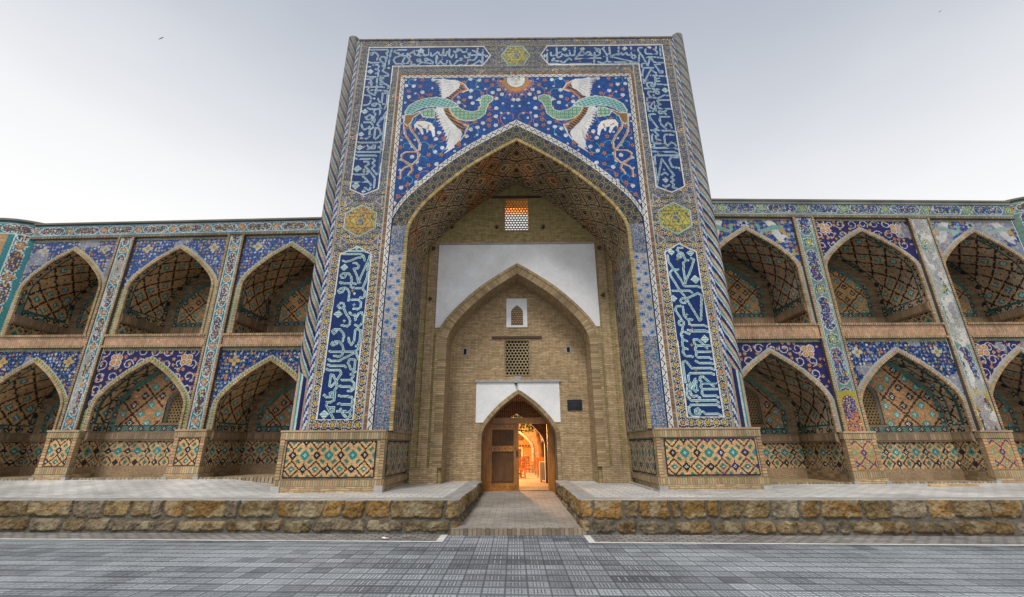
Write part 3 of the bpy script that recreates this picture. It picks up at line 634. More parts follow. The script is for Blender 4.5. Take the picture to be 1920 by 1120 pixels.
def rubble_wall(label, path, seed, warm):
    """two courses of split stones with mortar, bedded under a cement cap; path = outer foot line"""
    P = np.array(path, float); d = np.r_[0, np.cumsum(np.hypot(*np.diff(P, axis=0).T))]; L = d[-1]
    ns = int(L/.022); s = np.linspace(0, L, ns+1)
    X = np.interp(s, d, P[:, 0]); Y = np.interp(s, d, P[:, 1])
    tx, ty = np.gradient(X), np.gradient(Y); q = np.hypot(tx, ty); nx, ny = ty/q, -tx/q
    k = np.ones(5)/5; nx = np.convolve(np.pad(nx, 2, 'edge'), k, 'valid'); ny = np.convolve(np.pad(ny, 2, 'edge'), k, 'valid')
    H = .54; nt = 27; t = np.linspace(0, H, nt+1); cap = np.linspace(.03, .30, 7)
    R = np.random.default_rng(seed)
    S, T = np.meshgrid((s[1:]+s[:-1])/2, np.r_[(t[1:]+t[:-1])/2], indexing='ij')
    Sv, Tv = np.meshgrid(s, t, indexing='ij')
    def stones(S, T, want):
        depth = np.zeros(S.shape); C = arr(S.shape, (.115, .105, .085, 0)); C[..., :3] *= (.6+.8*fbm(S*12, T*12, 77))[..., None]
        for row, (z0, z1) in enumerate(((.0, .25), (.25, .54))):
            RR = np.random.default_rng(seed*10+row); x = -RR.random()*.4
            while x < L+.3:
                w = RR.choice([.2, .36, .45, .55, .62, .85])*RR.uniform(.85, 1.2)
                za = z0+RR.uniform(.0, .03) + (.02 if row == 0 else 0); zb = z1-RR.uniform(.01, .05) if row == 0 else H+.05
                skew = RR.uniform(-.22, .22); cx = x+w/2
                u = (S-cx+skew*(T-(za+zb)/2)+.035*(fbm(S*7, T*7, seed)-.5)*2); v = T-(za+zb)/2+.035*(fbm(S*7, T*9, seed+3)-.5)*2
                hx = w/2-.012; hy = (zb-za)/2-.004
                r = .06; dx = np.maximum(np.abs(u)-hx+r, 0); dy = np.maximum(np.abs(v)-hy+r, 0)
                sd = r-np.hypot(dx, dy); sd = np.where((np.abs(u) < hx) & (np.abs(v) < hy), np.minimum(np.maximum(sd, 0), np.minimum(hx-np.abs(u), hy-np.abs(v))), -1)
                m_ = sd > 0
                hue = RR.random(); base = np.array((.38, .22, .075)) if hue < warm*np.clip(.55+cx/L*1.0 if seed == 8 else .8, 0, 1.3) else (np.array((.36, .25, .12)) if hue < .8 else np.array((.27, .21, .14)))
                if row == 0: base = base*.5+np.array((.17, .14, .09))*.5
                base = base*RR.uniform(.48, .98)
                depth = np.where(m_, np.clip(sd/.028, 0, 1)**.5*(.022+.026*RR.random())+.006, depth)
                kk = int(RR.integers(99)); tone = (.30+1.0*fbm(S*9+row*7, T*13, kk)+.55*(vnoise(S*38, T*38, kk+1)-.5))[..., None]
                pale = np.clip((fbm(S*5, T*7, 31)-.5)*3, 0, .6)[..., None]
                col = base*tone*(1-pale)+np.array((.34, .29, .19))*pale
                C[..., :3] = np.where(m_[..., None], col, C[..., :3])
                x += w+RR.uniform(.0, .02)
        return depth, C
    dep, _ = stones(Sv, Tv, 0); _, C = stones(S, T, 1)
    dep = dep+(.045*(fbm(Sv*9, Tv*11, seed+5)-.5)+.022*(vnoise(Sv*32, Tv*32, seed+6)-.5))*np.where(dep > .01, 1, .35)-.010*np.clip(Tv/H, 0, 1)
    V = np.zeros((ns+1, nt+1+len(cap), 3))
    V[:, :nt+1, 0] = X[:, None]+nx[:, None]*dep; V[:, :nt+1, 1] = Y[:, None]+ny[:, None]*dep; V[:, :nt+1, 2] = ZR+Tv
    for j, c in enumerate(cap):
        V[:, nt+1+j, 0] = X-nx*c; V[:, nt+1+j, 1] = Y-ny*c; V[:, nt+1+j, 2] = ZR+H+.006+.012*fbm(X*3, Y*3+c*9, 4)
    Cc = arr((ns, nt+len(cap)), (.36, .345, .32, 0)); Cc[:, :nt] = C
    Cc[:, nt:, :3] *= (.75+.5*fbm(np.arange(ns)[:, None]*.06, np.arange(len(cap))[None]*.5, 8))[..., None]
    mm = M(); mm.grid(V, Cc); o = mm.build('retaining_wall', STONE)
    tag(o, label, 'stone wall')
xl = np.linspace(-24, -1.22, 60)
rubble_wall('low rough stone terrace wall left of the walkway, with a long orange block at its corner', [(x, wall_y(x)) for x in xl]+[(-1.16, -1.50), (-1.10, 0.3), (-1.06, 2.92)], 3, .42)
xl = np.linspace(1.05, 24, 60)
rubble_wall('low rough stone terrace wall right of the walkway, its stones more orange towards the right end', [(1.00, 2.92), (1.03, .3), (1.03, -1.55)]+[(x, wall_y(x)) for x in xl], 8, .50)

# ------------------------------------------------------------------ brick trims
def soldier(mb, p0, p1, z0, z1, out, t, per=.062, cols=((.40, .28, .15, 0), (.36, .26, .13, 0), (.44, .27, .15, 0), (.38, .30, .17, 0)), joint=(.11, .14, .115, .3)):
    """course of upright bricks from p0 to p1 (xy), standing 't' proud of the line towards 'out'"""
    p0 = np.array(p0, float); p1 = np.array(p1, float); o = np.array(out, float)*t
    L = np.hypot(*(p1-p0)); n = max(1, int(round(L/per))); d = (p1-p0)/n
    for i in range(n):
        a = p0+d*i; b_ = p0+d*(i+1); g = d*.09
        c = np.array(cols[random.randrange(len(cols))])*np.array([1, 1, 1, 1])*random.uniform(.78, 1.2)
        A, B = a+o+g, b_+o-g
        mb.quad((A[0], A[1], z0+.008), (B[0], B[1], z0+.008), (B[0], B[1], z1-.008), (A[0], A[1], z1-.008), c)
    k = o*.9
    A, B = p0+k, p1+k
    mb.quad((A[0], A[1], z0), (B[0], B[1], z0), (B[0], B[1], z1), (A[0], A[1], z1), joint)
    mb.quad((A[0], A[1], z1), (B[0], B[1], z1), (p1[0], p1[1], z1), (p0[0], p0[1], z1), cols[0])
    mb.quad((p0[0], p0[1], z0), (p1[0], p1[1], z0), (B[0], B[1], z0), (A[0], A[1], z0), cols[0])
    mb.quad((p0[0], p0[1], z0), (A[0], A[1], z0), (A[0], A[1], z1), (p0[0], p0[1], z1), cols[0])
    mb.quad((B[0], B[1], z0), (p1[0], p1[1], z0), (p1[0], p1[1], z1), (B[0], B[1], z1), cols[0])
def arch_trim(mb, path, y, w0, w1, proud, per=1, cols=((.38, .27, .13, 0), (.44, .30, .17, 0), (.33, .25, .12, 0)), joint=(.12, .10, .07, 0), jf=.24):
    """bricks laid along an arch path (xz), from offset w0 to w1 outward, standing proud towards -Y"""
    P = np.array(path); Nn = path_normals(P); A = P+Nn*w0; B = P+Nn*w1
    n = len(P)-1; yf = y-proud
    for i in range(0, n, per):
        j = min(i+per, n); c = np.array(cols[random.randrange(len(cols))])*random.uniform(.8, 1.2)
        a0, a1, b0, b1 = A[i], A[j], B[i], B[j]
        f = 1-jf
        am, bm = a0+(a1-a0)*f, b0+(b1-b0)*f
        mb.quad((a0[0], yf, a0[1]), (am[0], yf, am[1]), (bm[0], yf, bm[1]), (b0[0], yf, b0[1]), c)
        mb.quad((am[0], yf, am[1]), (a1[0], yf, a1[1]), (b1[0], yf, b1[1]), (bm[0], yf, bm[1]), joint)
        mb.quad((a0[0], y+.02, a0[1]), (a1[0], y+.02, a1[1]), (a1[0], yf, a1[1]), (a0[0], yf, a0[1]), c)
        mb.quad((b0[0], yf, b0[1]), (b1[0], yf, b1[1]), (b1[0], y, b1[1]), (b0[0], y, b0[1]), c)
def strip_x(mb, x0, x1, z0, z1, y, proud, c, vertical=False):
    """plain rectangular fillet standing proud of plane y"""
    mb.box(x0, x1, y-proud, y, z0, z1, c, skip='K')
def brick_fillet(mb, x0, x1, z0, z1, y, proud, per=.055, cols=((.38, .28, .16, 0), (.33, .24, .13, 0), (.45, .27, .16, 0)), joint=(.11, .09, .07, 0)):
    """narrow fillet of small bricks running along its longer side"""
    vert = (z1-z0) > (x1-x0); L = (z1-z0) if vert else (x1-x0); n = max(1, int(L/per)); d = L/n
    mb.box(x0, x1, y-proud*.82, y, z0, z1, joint, skip='K')
    for i in range(n):
        c = np.array(cols[random.randrange(len(cols))])*random.uniform(.8, 1.2); a = i*d+.12*d; b_ = (i+1)*d-.12*d
        if vert: mb.quad((x0, y-proud, z0+a), (x1, y-proud, z0+a), (x1, y-proud, z0+b_), (x0, y-proud, z0+b_), c)
        else: mb.quad((x0+a, y-proud, z0), (x0+b_, y-proud, z0), (x0+b_, y-proud, z1), (x0+a, y-proud, z1), c)
def lattice_plate(mb, x0, x1, z0, z1, y0, y1, pitch, hole, col, sides=10, clip=None):
    """screen pierced by a honeycomb of round holes, with real thickness"""
    rowh = pitch*.866; nr = int(round((z1-z0)/rowh)); rowh = (z1-z0)/nr; nc = max(1, int(round((x1-x0)/pitch))); pc = (x1-x0)/nc
    ang = np.arange(12)*math.pi/6+math.pi/6
    for r in range(nr):
        for c in range(nc+(1 if r % 2 else 0)):
            cx = x0+pc*(c+(.5 if r % 2 == 0 else 0)); cz = z0+rowh*(r+.5)
            if clip and not clip(cx, cz): continue
            R = np.where(np.arange(12) % 2 == 0, 1/.866, 1.0)*.5
            ox = np.clip(cx+R*pc*np.cos(ang), x0, x1); oz = np.clip(cz+R*pitch*np.sin(ang)*(rowh/(pitch*.866)), z0, z1)
            hx = np.clip(cx+hole*np.cos(ang), x0, x1); hz = np.clip(cz+hole*np.sin(ang), z0, z1)
            V = np.r_[np.c_[ox, ox*0+y0, oz], np.c_[hx, hx*0+y0, hz], np.c_[hx, hx*0+y1, hz], np.c_[ox, ox*0+y1, oz]]
            i = np.arange(12); j = (i+1) % 12
            mb.add(V, np.r_[np.c_[i, j, j+12, i+12], np.c_[i+12, j+12, j+24, i+24], np.c_[i+24, j+24, j+36, i+36]], col)
# ------------------------------------------------------------------ entrance portal
portal = thing('entrance_portal', 'tall tiled entrance portal with a pointed arch under two white winged birds', 'portal', (0, 0, ZP))
XF, ZB, ZT = 4.75, .36, 11.80
cv = Cv(-XF, XF, ZB, ZT, .0165); X, Z = cv.U, cv.V; A = np.abs(X)
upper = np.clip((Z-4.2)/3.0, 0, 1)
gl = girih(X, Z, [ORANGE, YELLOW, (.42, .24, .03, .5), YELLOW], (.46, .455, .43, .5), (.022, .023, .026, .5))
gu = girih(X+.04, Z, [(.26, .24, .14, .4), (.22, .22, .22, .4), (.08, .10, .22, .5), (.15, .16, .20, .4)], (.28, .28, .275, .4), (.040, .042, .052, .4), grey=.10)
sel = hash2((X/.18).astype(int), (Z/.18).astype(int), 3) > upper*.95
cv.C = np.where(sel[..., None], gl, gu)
Ih, Is, Ia = 2.86, 5.1, 8.10                       # inner arch of the portal
open_ = in_arch(X, Z, 0, Ih, Is, Ia)
ring = in_arch(X, Z, 0, 3.245, 5.3, 8.60) & ~open_
bord = in_arch(X, Z, 0, 3.42, 5.3, 8.78) & ~open_ & ~ring
jam = ring & (Z < 5.45)
sx = A-3.055
light = vnoise(X*0+1, Z*.55, 6) > .42
Rl = rosettes(sx, Z, .36, (.05, .13, .30, .7), (.02, .04, .12, .7), (.32, .36, .41, .5), (.36, .35, .34, .5))
Rb = rosettes(sx, Z, .36, (.015, .06, .20, .7), (.35, .32, .05, .6), (.30, .27, .25, .5), (.05, .13, .24, .6))
cv.C[jam] = np.where(((Z > 2.2) & light)[..., None], Rl, Rb)[jam]
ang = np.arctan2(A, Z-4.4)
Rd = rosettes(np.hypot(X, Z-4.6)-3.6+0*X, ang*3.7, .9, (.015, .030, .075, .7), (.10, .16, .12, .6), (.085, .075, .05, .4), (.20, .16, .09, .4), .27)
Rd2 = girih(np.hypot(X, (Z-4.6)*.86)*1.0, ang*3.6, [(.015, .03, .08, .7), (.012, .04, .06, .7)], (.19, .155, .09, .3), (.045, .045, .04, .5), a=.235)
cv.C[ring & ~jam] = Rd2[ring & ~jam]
# white scroll along the arch and down the jambs, brick fillet, frame round the tympanum
sc = scroll((A-3.335), Z, .13)
v1 = (A > 3.27) & (A < 3.40) & (Z < 10.43) & ~open_ & ~ring; cv.C[v1] = sc[v1]
h1 = (Z > 10.32) & (Z < 10.44) & (A < 3.40); cv.C[h1] = scroll(Z-10.38, X, .12)[h1]
tym = (A < 3.27) & (Z < 10.32) & ~open_ & ~ring & ~bord
ab = bord & (A < 3.27)
pa = np.hypot(X, Z-4.5)
cv.C[ab] = scroll((Z-arch_z(X, 3.33, 5.3, 8.69))*.62, np.arctan2(X, Z-4.3)*3.6, .125, .15)[ab]
fr = ((A > 3.40) & (A < 3.485) & (Z < 10.52)) | ((A < 3.485) & (Z > 10.44) & (Z < 10.52))
cv.C[fr] = brickrow(np.where(Z > 10.44, X, Z), .06, ((.22, .125, .07, 0), (.30, .17, .10, 0), (.20, .13, .08, 0)))[fr]
for edge in (3.50, 4.70): cv.C[(np.abs(A-edge) < .014) & (Z < 11.7)] = (.36, .36, .35, .4)
cv.C[(np.abs(A-4.72) < .02)] = (.30, .24, .19, 0)
cv.C[(Z > 11.56) & (Z < 11.59) & (A < 4.6)] = (.26, .17, .11, .2)
# --- tympanum mosaic
BL = np.where((hash2((X/.05).astype(int), (Z/.05).astype(int), 1) < .5)[..., None], np.array((.004, .060, .25, .6)), np.array((.003, .038, .165, .6)))
cv.C[tym] = BL[tym]
T0 = tym.copy(); rr = random.Random(11)
def mirror(pts): return [(-.02-x, z) for x, z in pts]
def both(fn): fn(lambda p: p); fn(mirror)
vines = []
for gx in np.arange(.25, 3.3, .46):
    for gz in np.arange(6.0, 10.4, .46):
        cx, cz = gx+rr.uniform(-.1, .1), gz+rr.uniform(-.1, .1); r0 = rr.uniform(.14, .26); a0 = rr.uniform(0, 6.3); dr = rr.choice((-1, 1))
        vines.append(([(cx+(r0*(1-t*.5))*math.cos(a0+dr*t*4.6), cz+(r0*(1-t*.5))*math.sin(a0+dr*t*4.6)) for t in np.linspace(0, 1, 12)], rr.random()))
for v, q in vines[::2]+vines[1::4]:
    for f in (lambda p: p, mirror): cv.line(f(v), .0165, (.40, .15, .05, .5) if q < .5 else (.06, .32, .38, .7), T0)
fl = []
for _ in range(4000):
    x, z = rr.uniform(.05, 3.24), rr.uniform(5.8, 10.3)
    if all((x-a)**2+(z-b)**2 > .192**2 for a, b in fl): fl.append((x, z))
for n_, (x, z) in enumerate(fl):
    q = rr.random()
    for s_ in (1, -1):
        xx = x if s_ > 0 else -.02-x
        if q < .33: cv.disc(xx, z, .058, (.60, .61, .61, .6), T0); cv.disc(xx, z, .037, (.22, .24, .33, .6), T0); cv.disc(xx, z, .024, WHITE, T0)
        elif q < .72: cv.disc(xx, z, .050, (.42, .15, .04, .5), T0, star=5, rot=n_); cv.disc(xx, z, .022, (.12, .05, .03, .5), T0)
        else: cv.disc(xx, z, .034, (.50, .54, .56, .6), T0); cv.disc(xx, z, .013, BLUE, T0)
# sun at the apex of the panel
for k in range(36):
    a = math.pi+math.pi*(k+.5)/36; r1 = .72 if k % 2 == 0 else .54
    p = [(.0+.28*math.cos(a-.06), 10.22+.28*math.sin(a-.06)), (r1*math.cos(a), 10.22+r1*math.sin(a)), (.28*math.cos(a+.06), 10.22+.28*math.sin(a+.06))]
    m_ = cv.inside(p) & T0; cv.C[m_] = (.62, .30, .04, .5) if k % 2 else (.55, .19, .03, .5)
cv.disc(0, 10.22, .37, (.46, .18, .03, .5), T0); cv.disc(0, 10.22, .30, (.05, .20, .20, .6), T0); cv.disc(0, 10.22, .265, (.60, .59, .56, .5), T0)
for s_ in (-1, 1):
    cv.line([(s_*.05, 10.27), (s_*.13, 10.28)], .02, BLACK, T0); cv.line([(s_*.06, 10.225), (s_*.12, 10.225)], .024, BLACK, T0)
    cv.line([(s_*.03, 10.24), (s_*.02, 10.15)], .015, (.2, .17, .16, .4), T0)
cv.line([(-.045, 10.08), (0, 10.065), (.045, 10.08)], .022, (.30, .08, .05, .4), T0)
# two winged birds facing the sun, each with a small white animal below it
B_ = {k: decode(v)[0] for k, v in BIRD.items()}
def spikes(tips, base, f, col, w=.05):
    n_ = len(tips)
    for i, tp in enumerate(tips):
        b = np.array(base[0])+(np.array(base[1])-base[0])*i/(n_-1); tp = np.array(tp); d = b-tp; nn = np.array((-d[1], d[0])); nn = nn/np.linalg.norm(nn)*w
        cv.C[cv.inside(f([tuple(tp), tuple(b+nn), tuple(b-nn)])) & T0] = col
def draw_bird(f):
    W = (.58, .58, .57, .55); OR = (.44, .17, .045, .5)
    for k in ('tail1', 'tail2'):
        cv.line(f(B_[k]), .058, (.50, .47, .44, .5), T0); cv.line(f([(x+.012, z-.012) for x, z in B_[k]]), .028, (.36, .15, .05, .5), T0)
    spikes(B_['wtips'], ((B_['wing1'][0][0]+.05, B_['wing1'][0][1]-.02), B_['wing1'][7]), f, W)
    w2 = B_['wing2']; spikes(B_['wtips2'], (w2[0], w2[7]), f, W, .055)
    for k in ('wing1', 'wing2'):
        m_ = cv.inside(f(B_[k])) & T0; cv.C[m_] = W
        n_ = 11; tips = B_['wtips' if k == 'wing1' else 'wtips2']; root = B_[k][2 if k == 'wing1' else 3]
        for tp in tips[::2]:
            cv.line(f([(tp[0]+(root[0]-tp[0])*.25, tp[1]+(root[1]-tp[1])*.25), (tp[0]+(root[0]-tp[0])*.62, tp[1]+(root[1]-tp[1])*.62)]), .0165, (.30, .30, .34, .5), m_)
    for k, e, o in (('band1', 'edge1', 'out1'), ('band2', 'edge2', 'out2')):
        cv.C[cv.inside(f(B_[k])) & T0] = (.035, .03, .03, .5)
        m_ = cv.inside(f(B_[k])) & T0; st = (np.floor((X*.8+Z*1.2)/.04).astype(int) % 3) == 0; cv.C[m_ & st] = (.36, .20, .09, .4)
        cv.line(f(B_[e]), .05, OR, T0); cv.line(f(B_[o]), .028, W, T0)
    for k, c in (('belly', (.08, .24, .13, .7)), ('rump', (.24, .13, .06, .4)), ('neck', (.085, .26, .15, .7)), ('body', (.035, .25, .25, .75))):
        m_ = cv.inside(f(B_[k])) & T0; cv.C[m_] = c
        if k == 'body':
            sgn_ = 1 if f(((1, 0),))[0][0] > 0 else -1
            g1 = ((X*sgn_*.4+Z)/.085) % 1; g2 = ((X*sgn_-Z*.5)/.115) % 1; cv.C[m_ & ((g1 < .2) | (g2 < .16))] = (.42, .50, .46, .6)
        if k in ('neck', 'belly'):
            d = np.hypot((X/.115 % 1)-.5, (Z/.115 % 1)-.5); cv.C[m_ & (d < .34)] = (.45, .50, .43, .6); cv.C[m_ & (d < .2)] = (.05, .14, .08, .6)
        cv.line(f(B_[k]+[B_[k][0]]), .026, (.50, .52, .48, .5), T0)
    cv.line(f(B_['plume']), .03, (.45, .50, .45, .5), T0)
    hx, hz = f([B_['neck'][8]])[0]; cv.disc(hx-.03*(1 if hx < 0 else -1), hz+.03, .02, BLACK, T0)
    cv.C[cv.inside(f(B_['animal'])) & T0] = (.60, .60, .58, .5)
    ax, az = B_['animal'][0]; cv.line(f([(ax+.12, az-.0), (ax+.22, az-.06)]), .04, (.36, .18, .06, .4), T0); cv.line(f([(ax+.42, az-.02), (ax+.40, az-.13)]), .045, (.36, .18, .06, .4), T0)
draw_bird(lambda p: p); draw_bird(mirror)
# --- inscription panels
panels = {}
def Lsh(s): return [(s*x, z) for x, z in ((.76, 11.17), (.97, 11.54), (4.45, 11.54), (4.47, 6.55), (4.10, 6.37), (3.71, 6.55), (3.68, 10.79), (.99, 10.79))]
def Low(s): return [(s*x, z) for x, z in ((3.725, .60), (4.535, .60), (4.50, 4.63), (4.085, 4.86), (3.715, 4.63))]
def hexv(s): return [(s*x, z) for x, z in ((4.1, 6.06), (4.5, 5.82), (4.5, 5.38), (4.1, 5.13), (3.69, 5.38), (3.69, 5.82))]
for key, P in (('UL', Lsh(-1)), ('UR', Lsh(1)), ('LL', Low(-1)), ('LR', Low(1))):
    m_ = cv.inside(P); panels[key] = m_
    low = key in ('LL', 'LR')
    g = (.004, .022, .105, .6) if low else (.005, .030, .115, .6)
    gg = np.where((hash2((X/.05).astype(int), (Z/.033).astype(int), 2) < .5)[..., None], np.array(g), np.array([q*1.25 for q in g[:3]]+[g[3]]))
    cv.C[m_] = gg[m_]
    rr = random.Random(len(key)*7+ord(key[1]))
    for _ in range(1500 if not low else 500):
        i = rr.randrange(X.shape[0]); j = rr.randrange(X.shape[1])
        if m_[i, j] and rr.random() < .5:
            c = rr.choice([(.40, .24, .07, .5), (.33, .40, .42, .6), (.30, .12, .05, .5)]); x, z = X[i, j], Z[i, j]
            cv.line([(x-.025, z), (x+.025, z)], .018, c, m_); cv.line([(x, z-.025), (x, z+.025)], .018, c, m_)
    pls, cs, ds = SCRIPT[key]; pls = decode(pls)
    pale = (.48, .60, .58, .5) if low else (.43, .53, .55, .5); inner = (.04, .17, .20, .6) if low else (.045, .12, .24, .75)
    for x, z, r in cs: pls.append([(x+r*math.cos(a), z+r*math.sin(a)) for a in np.linspace(0, 2*math.pi, 14)])
    for p in pls: cv.line(p, .050 if low else .046, pale, m_)
    for p in pls: cv.line(p, .0185, inner, m_)
    for x, z, r in ds:
        d = np.abs(X-x)+np.abs(Z-z)*1.05; k_ = d < r*1.15; cv.C[k_ & m_] = pale
        st = (np.floor((Z if low else (X if abs(z-11.2) < .45 and abs(x) < 3.6 else Z))/.0165).astype(int) % 3) == 0; cv.C[k_ & (d < r*.95) & st & m_] = inner
        if r < .035: cv.C[(d < r*.4) & m_] = g
    q = P+[P[0]]; cv.line(q, .030, (.58, .58, .56, .5))
    panels[key] = m_ | cv.near(q, .030)
med = {}
for key, P in (('hl', hexv(-1)), ('hr', hexv(1)), ('ht', [(-.43, 11.17), (-.22, 11.53), (.22, 11.53), (.43, 11.17), (.22, 10.79), (-.22, 10.79)])):
    m_ = cv.inside(P); c = np.mean(P, 0); r = np.hypot(X-c[0], Z-c[1]); an = np.arctan2(Z-c[1], X-c[0])
    base = (.42, .27, .07, .4) if key == 'hl' else ((.42, .36, .05, .5) if key == 'hr' else (.34, .32, .10, .4))
    F_ = floral(X-c[0]+.5, Z-c[1]+.5, .085, base, [(.25, .12, .05, .4), (.05, .08, .18, .6), (.10, .18, .10, .6) if key != 'hl' else (.40, .15, .05, .4), (.50, .40, .15, .4)], (.30, .25, .10, .4), .62, 4)
    cv.C[m_] = F_[m_]
    for rad, kk in ((.12, 6), (.235, 6), (.34, 12)):
        w_ = np.abs(r-rad*(1+.13*np.cos(kk*an))) < .013; cv.C[m_ & w_] = (.10, .12, .06, .5)
    cv.C[m_ & (r < .055)] = (.10, .13, .26, .6)
    q = P+[P[0]]; cv.line(q, .05, (.08, .20, .17, .6)); cv.line(q, .022, (.45, .45, .40, .5)); med[key] = m_ | cv.near(q, .05)
for s_ in (-1, 1):                                 # small triangles beside the cartouche tips
    for z in (4.98, 6.18):
        dz = .13
        for x in (3.66, 4.46):
            P = [(s_*(x-.08), z-dz), (s_*(x+.10), z), (s_*(x-.08), z+dz)] if x < 4 else [(s_*(x+.08), z-dz), (s_*(x-.10), z), (s_*(x+.08), z+dz)]
            cv.C[cv.inside(P)] = (.11, .11, .14, .5); cv.line(P+[P[0]], .03, (.33, .31, .28, .4))
cv.vary(3, .22)
rest = ~open_
def fplane(y): return lambda U, V: (U, 0*U+y, V)
for k, nm in (('UL', 'inscription_panel'), ('UR', 'inscription_panel'), ('LL', 'inscription_panel'), ('LR', 'inscription_panel')):
    o = cv.mesh(fplane(0), panels[k] & rest).build(nm, TILE, portal); rest &= ~panels[k]
    o['label'] = {'UL': 'upper left blue panel of pale Arabic lettering turning the corner', 'UR': 'upper right blue panel of pale Arabic lettering turning the corner',
                  'LL': 'lower left upright navy panel of Arabic lettering', 'LR': 'lower right upright navy panel of Arabic lettering'}[k]
for k in med:
    o = cv.mesh(fplane(0), med[k] & rest).build('hexagonal_medallion', TILE, portal); rest &= ~med[k]
tm = tym & rest; cv.mesh(fplane(0), tm).build('bird_mosaic', TILE, portal); rest &= ~tm
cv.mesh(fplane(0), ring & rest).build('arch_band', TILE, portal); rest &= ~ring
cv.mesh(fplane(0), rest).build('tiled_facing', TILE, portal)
# thickness behind the facing, sides and top
m = M()
m.box(-4.86, 4.86, .04, 3.9, 11.72, 11.83); m.box(-4.86, -2.97, .06, 3.9, ZP, 11.72, skip='F'); m.box(2.97, 4.86, .06, 3.9, ZP, 11.72, skip='F')
m.box(-2.9, 2.9, 3.4, 3.9, 8.4, 11.72)
m.build('wall', BRICK, portal)
m = M()
brick_fillet(m, -4.78, 4.78, 11.80, 11.86, .03, .05, .12, ((.16, .13, .11, 0), (.22, .17, .13, 0))); m.box(-4.8, 4.8, .03, .5, 11.80, 11.86, (.16, .13, .11, 0), skip='F')
m.build('parapet', ROUGHT, portal)
# brick edge of the great arch
m = M(); pth, _ = arch_path(0, Ih, Is, Ia, .36, .052); arch_trim(m, pth, 0, -.045, .035, .035, 1, ((.40, .29, .10, 0), (.46, .34, .15, 0), (.34, .25, .10, 0)))
m.build('arch_edge', ROUGHT, portal)
# deep vault of the niche
pth, s = arch_path(0, Ih, Is, Ia, .36, .042); ye = np.linspace(0, 2.17, 53)
sm = (s[1:]+s[:-1])/2; ym = (ye[1:]+ye[:-1])/2; Sg, Yg = np.meshgrid(sm, ym, indexing='ij'); Sc = np.abs(Sg-s[-1]/2)
C = lozenge(Yg+.3, Sc, .038, 22, 22, (.44, .325, .185, .1), (.055, .036, .028, .4), (.08, .16, .14, .5))
zz = np.interp(Sg, s, pth[:, 1]); low = zz < 4.9
C2 = lozenge(Yg+.1, zz, .030, 16, 48, (.33, .28, .215, .1), (.075, .065, .058, .3), (.07, .16, .14, .5)); C[low] = C2[low]
red = fbm(Sg*1.1, Yg*1.1, 12) > .66; C[red & ~low, :3] *= (1.3, .85, .6)
P = np.zeros((len(s), len(ye), 3)); P[..., 0] = pth[:, 0:1]; P[..., 2] = pth[:, 1:2]; P[..., 1] = ye[None]
m = M(); m.grid(P, C); m.build('niche_vault', ROUGHT, portal)
# --- corner columns with a twisted stripe and stepped strip
for s_ in (-1, 1):
    cvc = Cv(-.26, .26, .36, 11.95, .02); U, V = cvc.U, cvc.V
    band = np.floor((V*.80-U*s_*-1.7)/.056).astype(int) % 6
    bandv = np.floor((U*s_+9)/.04).astype(int) % 6
    bb = np.where(V < 1.62-U*s_*.9, bandv, band)
    pal = np.array([(.44, .30, .20, .1), (.38, .27, .18, .1), (.03, .23, .23, .6), (.40, .44, .42, .5), (.010, .016, .085, .6), (.010, .016, .085, .6)])
    if s_ > 0: pal = pal[[4, 5, 3, 2, 0, 1]]
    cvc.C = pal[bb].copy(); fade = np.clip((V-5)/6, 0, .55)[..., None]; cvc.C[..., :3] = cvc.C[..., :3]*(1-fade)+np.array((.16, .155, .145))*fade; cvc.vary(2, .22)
    def fc(U, V, s_=s_):
        a = U/.165; return (s_*(4.985+.165*np.sin(a)), .10-.165*np.cos(a), V)
    o = cvc.mesh(lambda U, V: fc(U, V)); o.add([(s_*(4.985+.165*math.sin(a)), .10-.165*math.cos(a), 11.95) for a in np.linspace(-1.6, 1.6, 10)], [list(range(10))[::1]], (.2, .17, .14, 0))
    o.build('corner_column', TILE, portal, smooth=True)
    cvs = Cv(XF, XF+.115, .36, 11.82, .0165); U, V = cvs.U, cvs.V; i = np.floor((U-XF)/.029).astype(int); j = np.floor(V/.033).astype(int)
    st = ((j//2+i) % 4); cvs.C = np.array([(.50, .52, .54, .6), (.02, .05, .20, .7), (.02, .05, .20, .7), (.42, .47, .52, .6)])[st].copy()
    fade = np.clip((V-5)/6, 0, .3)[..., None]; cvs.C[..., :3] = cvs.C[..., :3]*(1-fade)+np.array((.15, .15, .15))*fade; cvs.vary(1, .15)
    cvs.mesh(lambda U, V: (s_*U, 0*U+.012, V)).build('stepped_strip', TILE, portal)
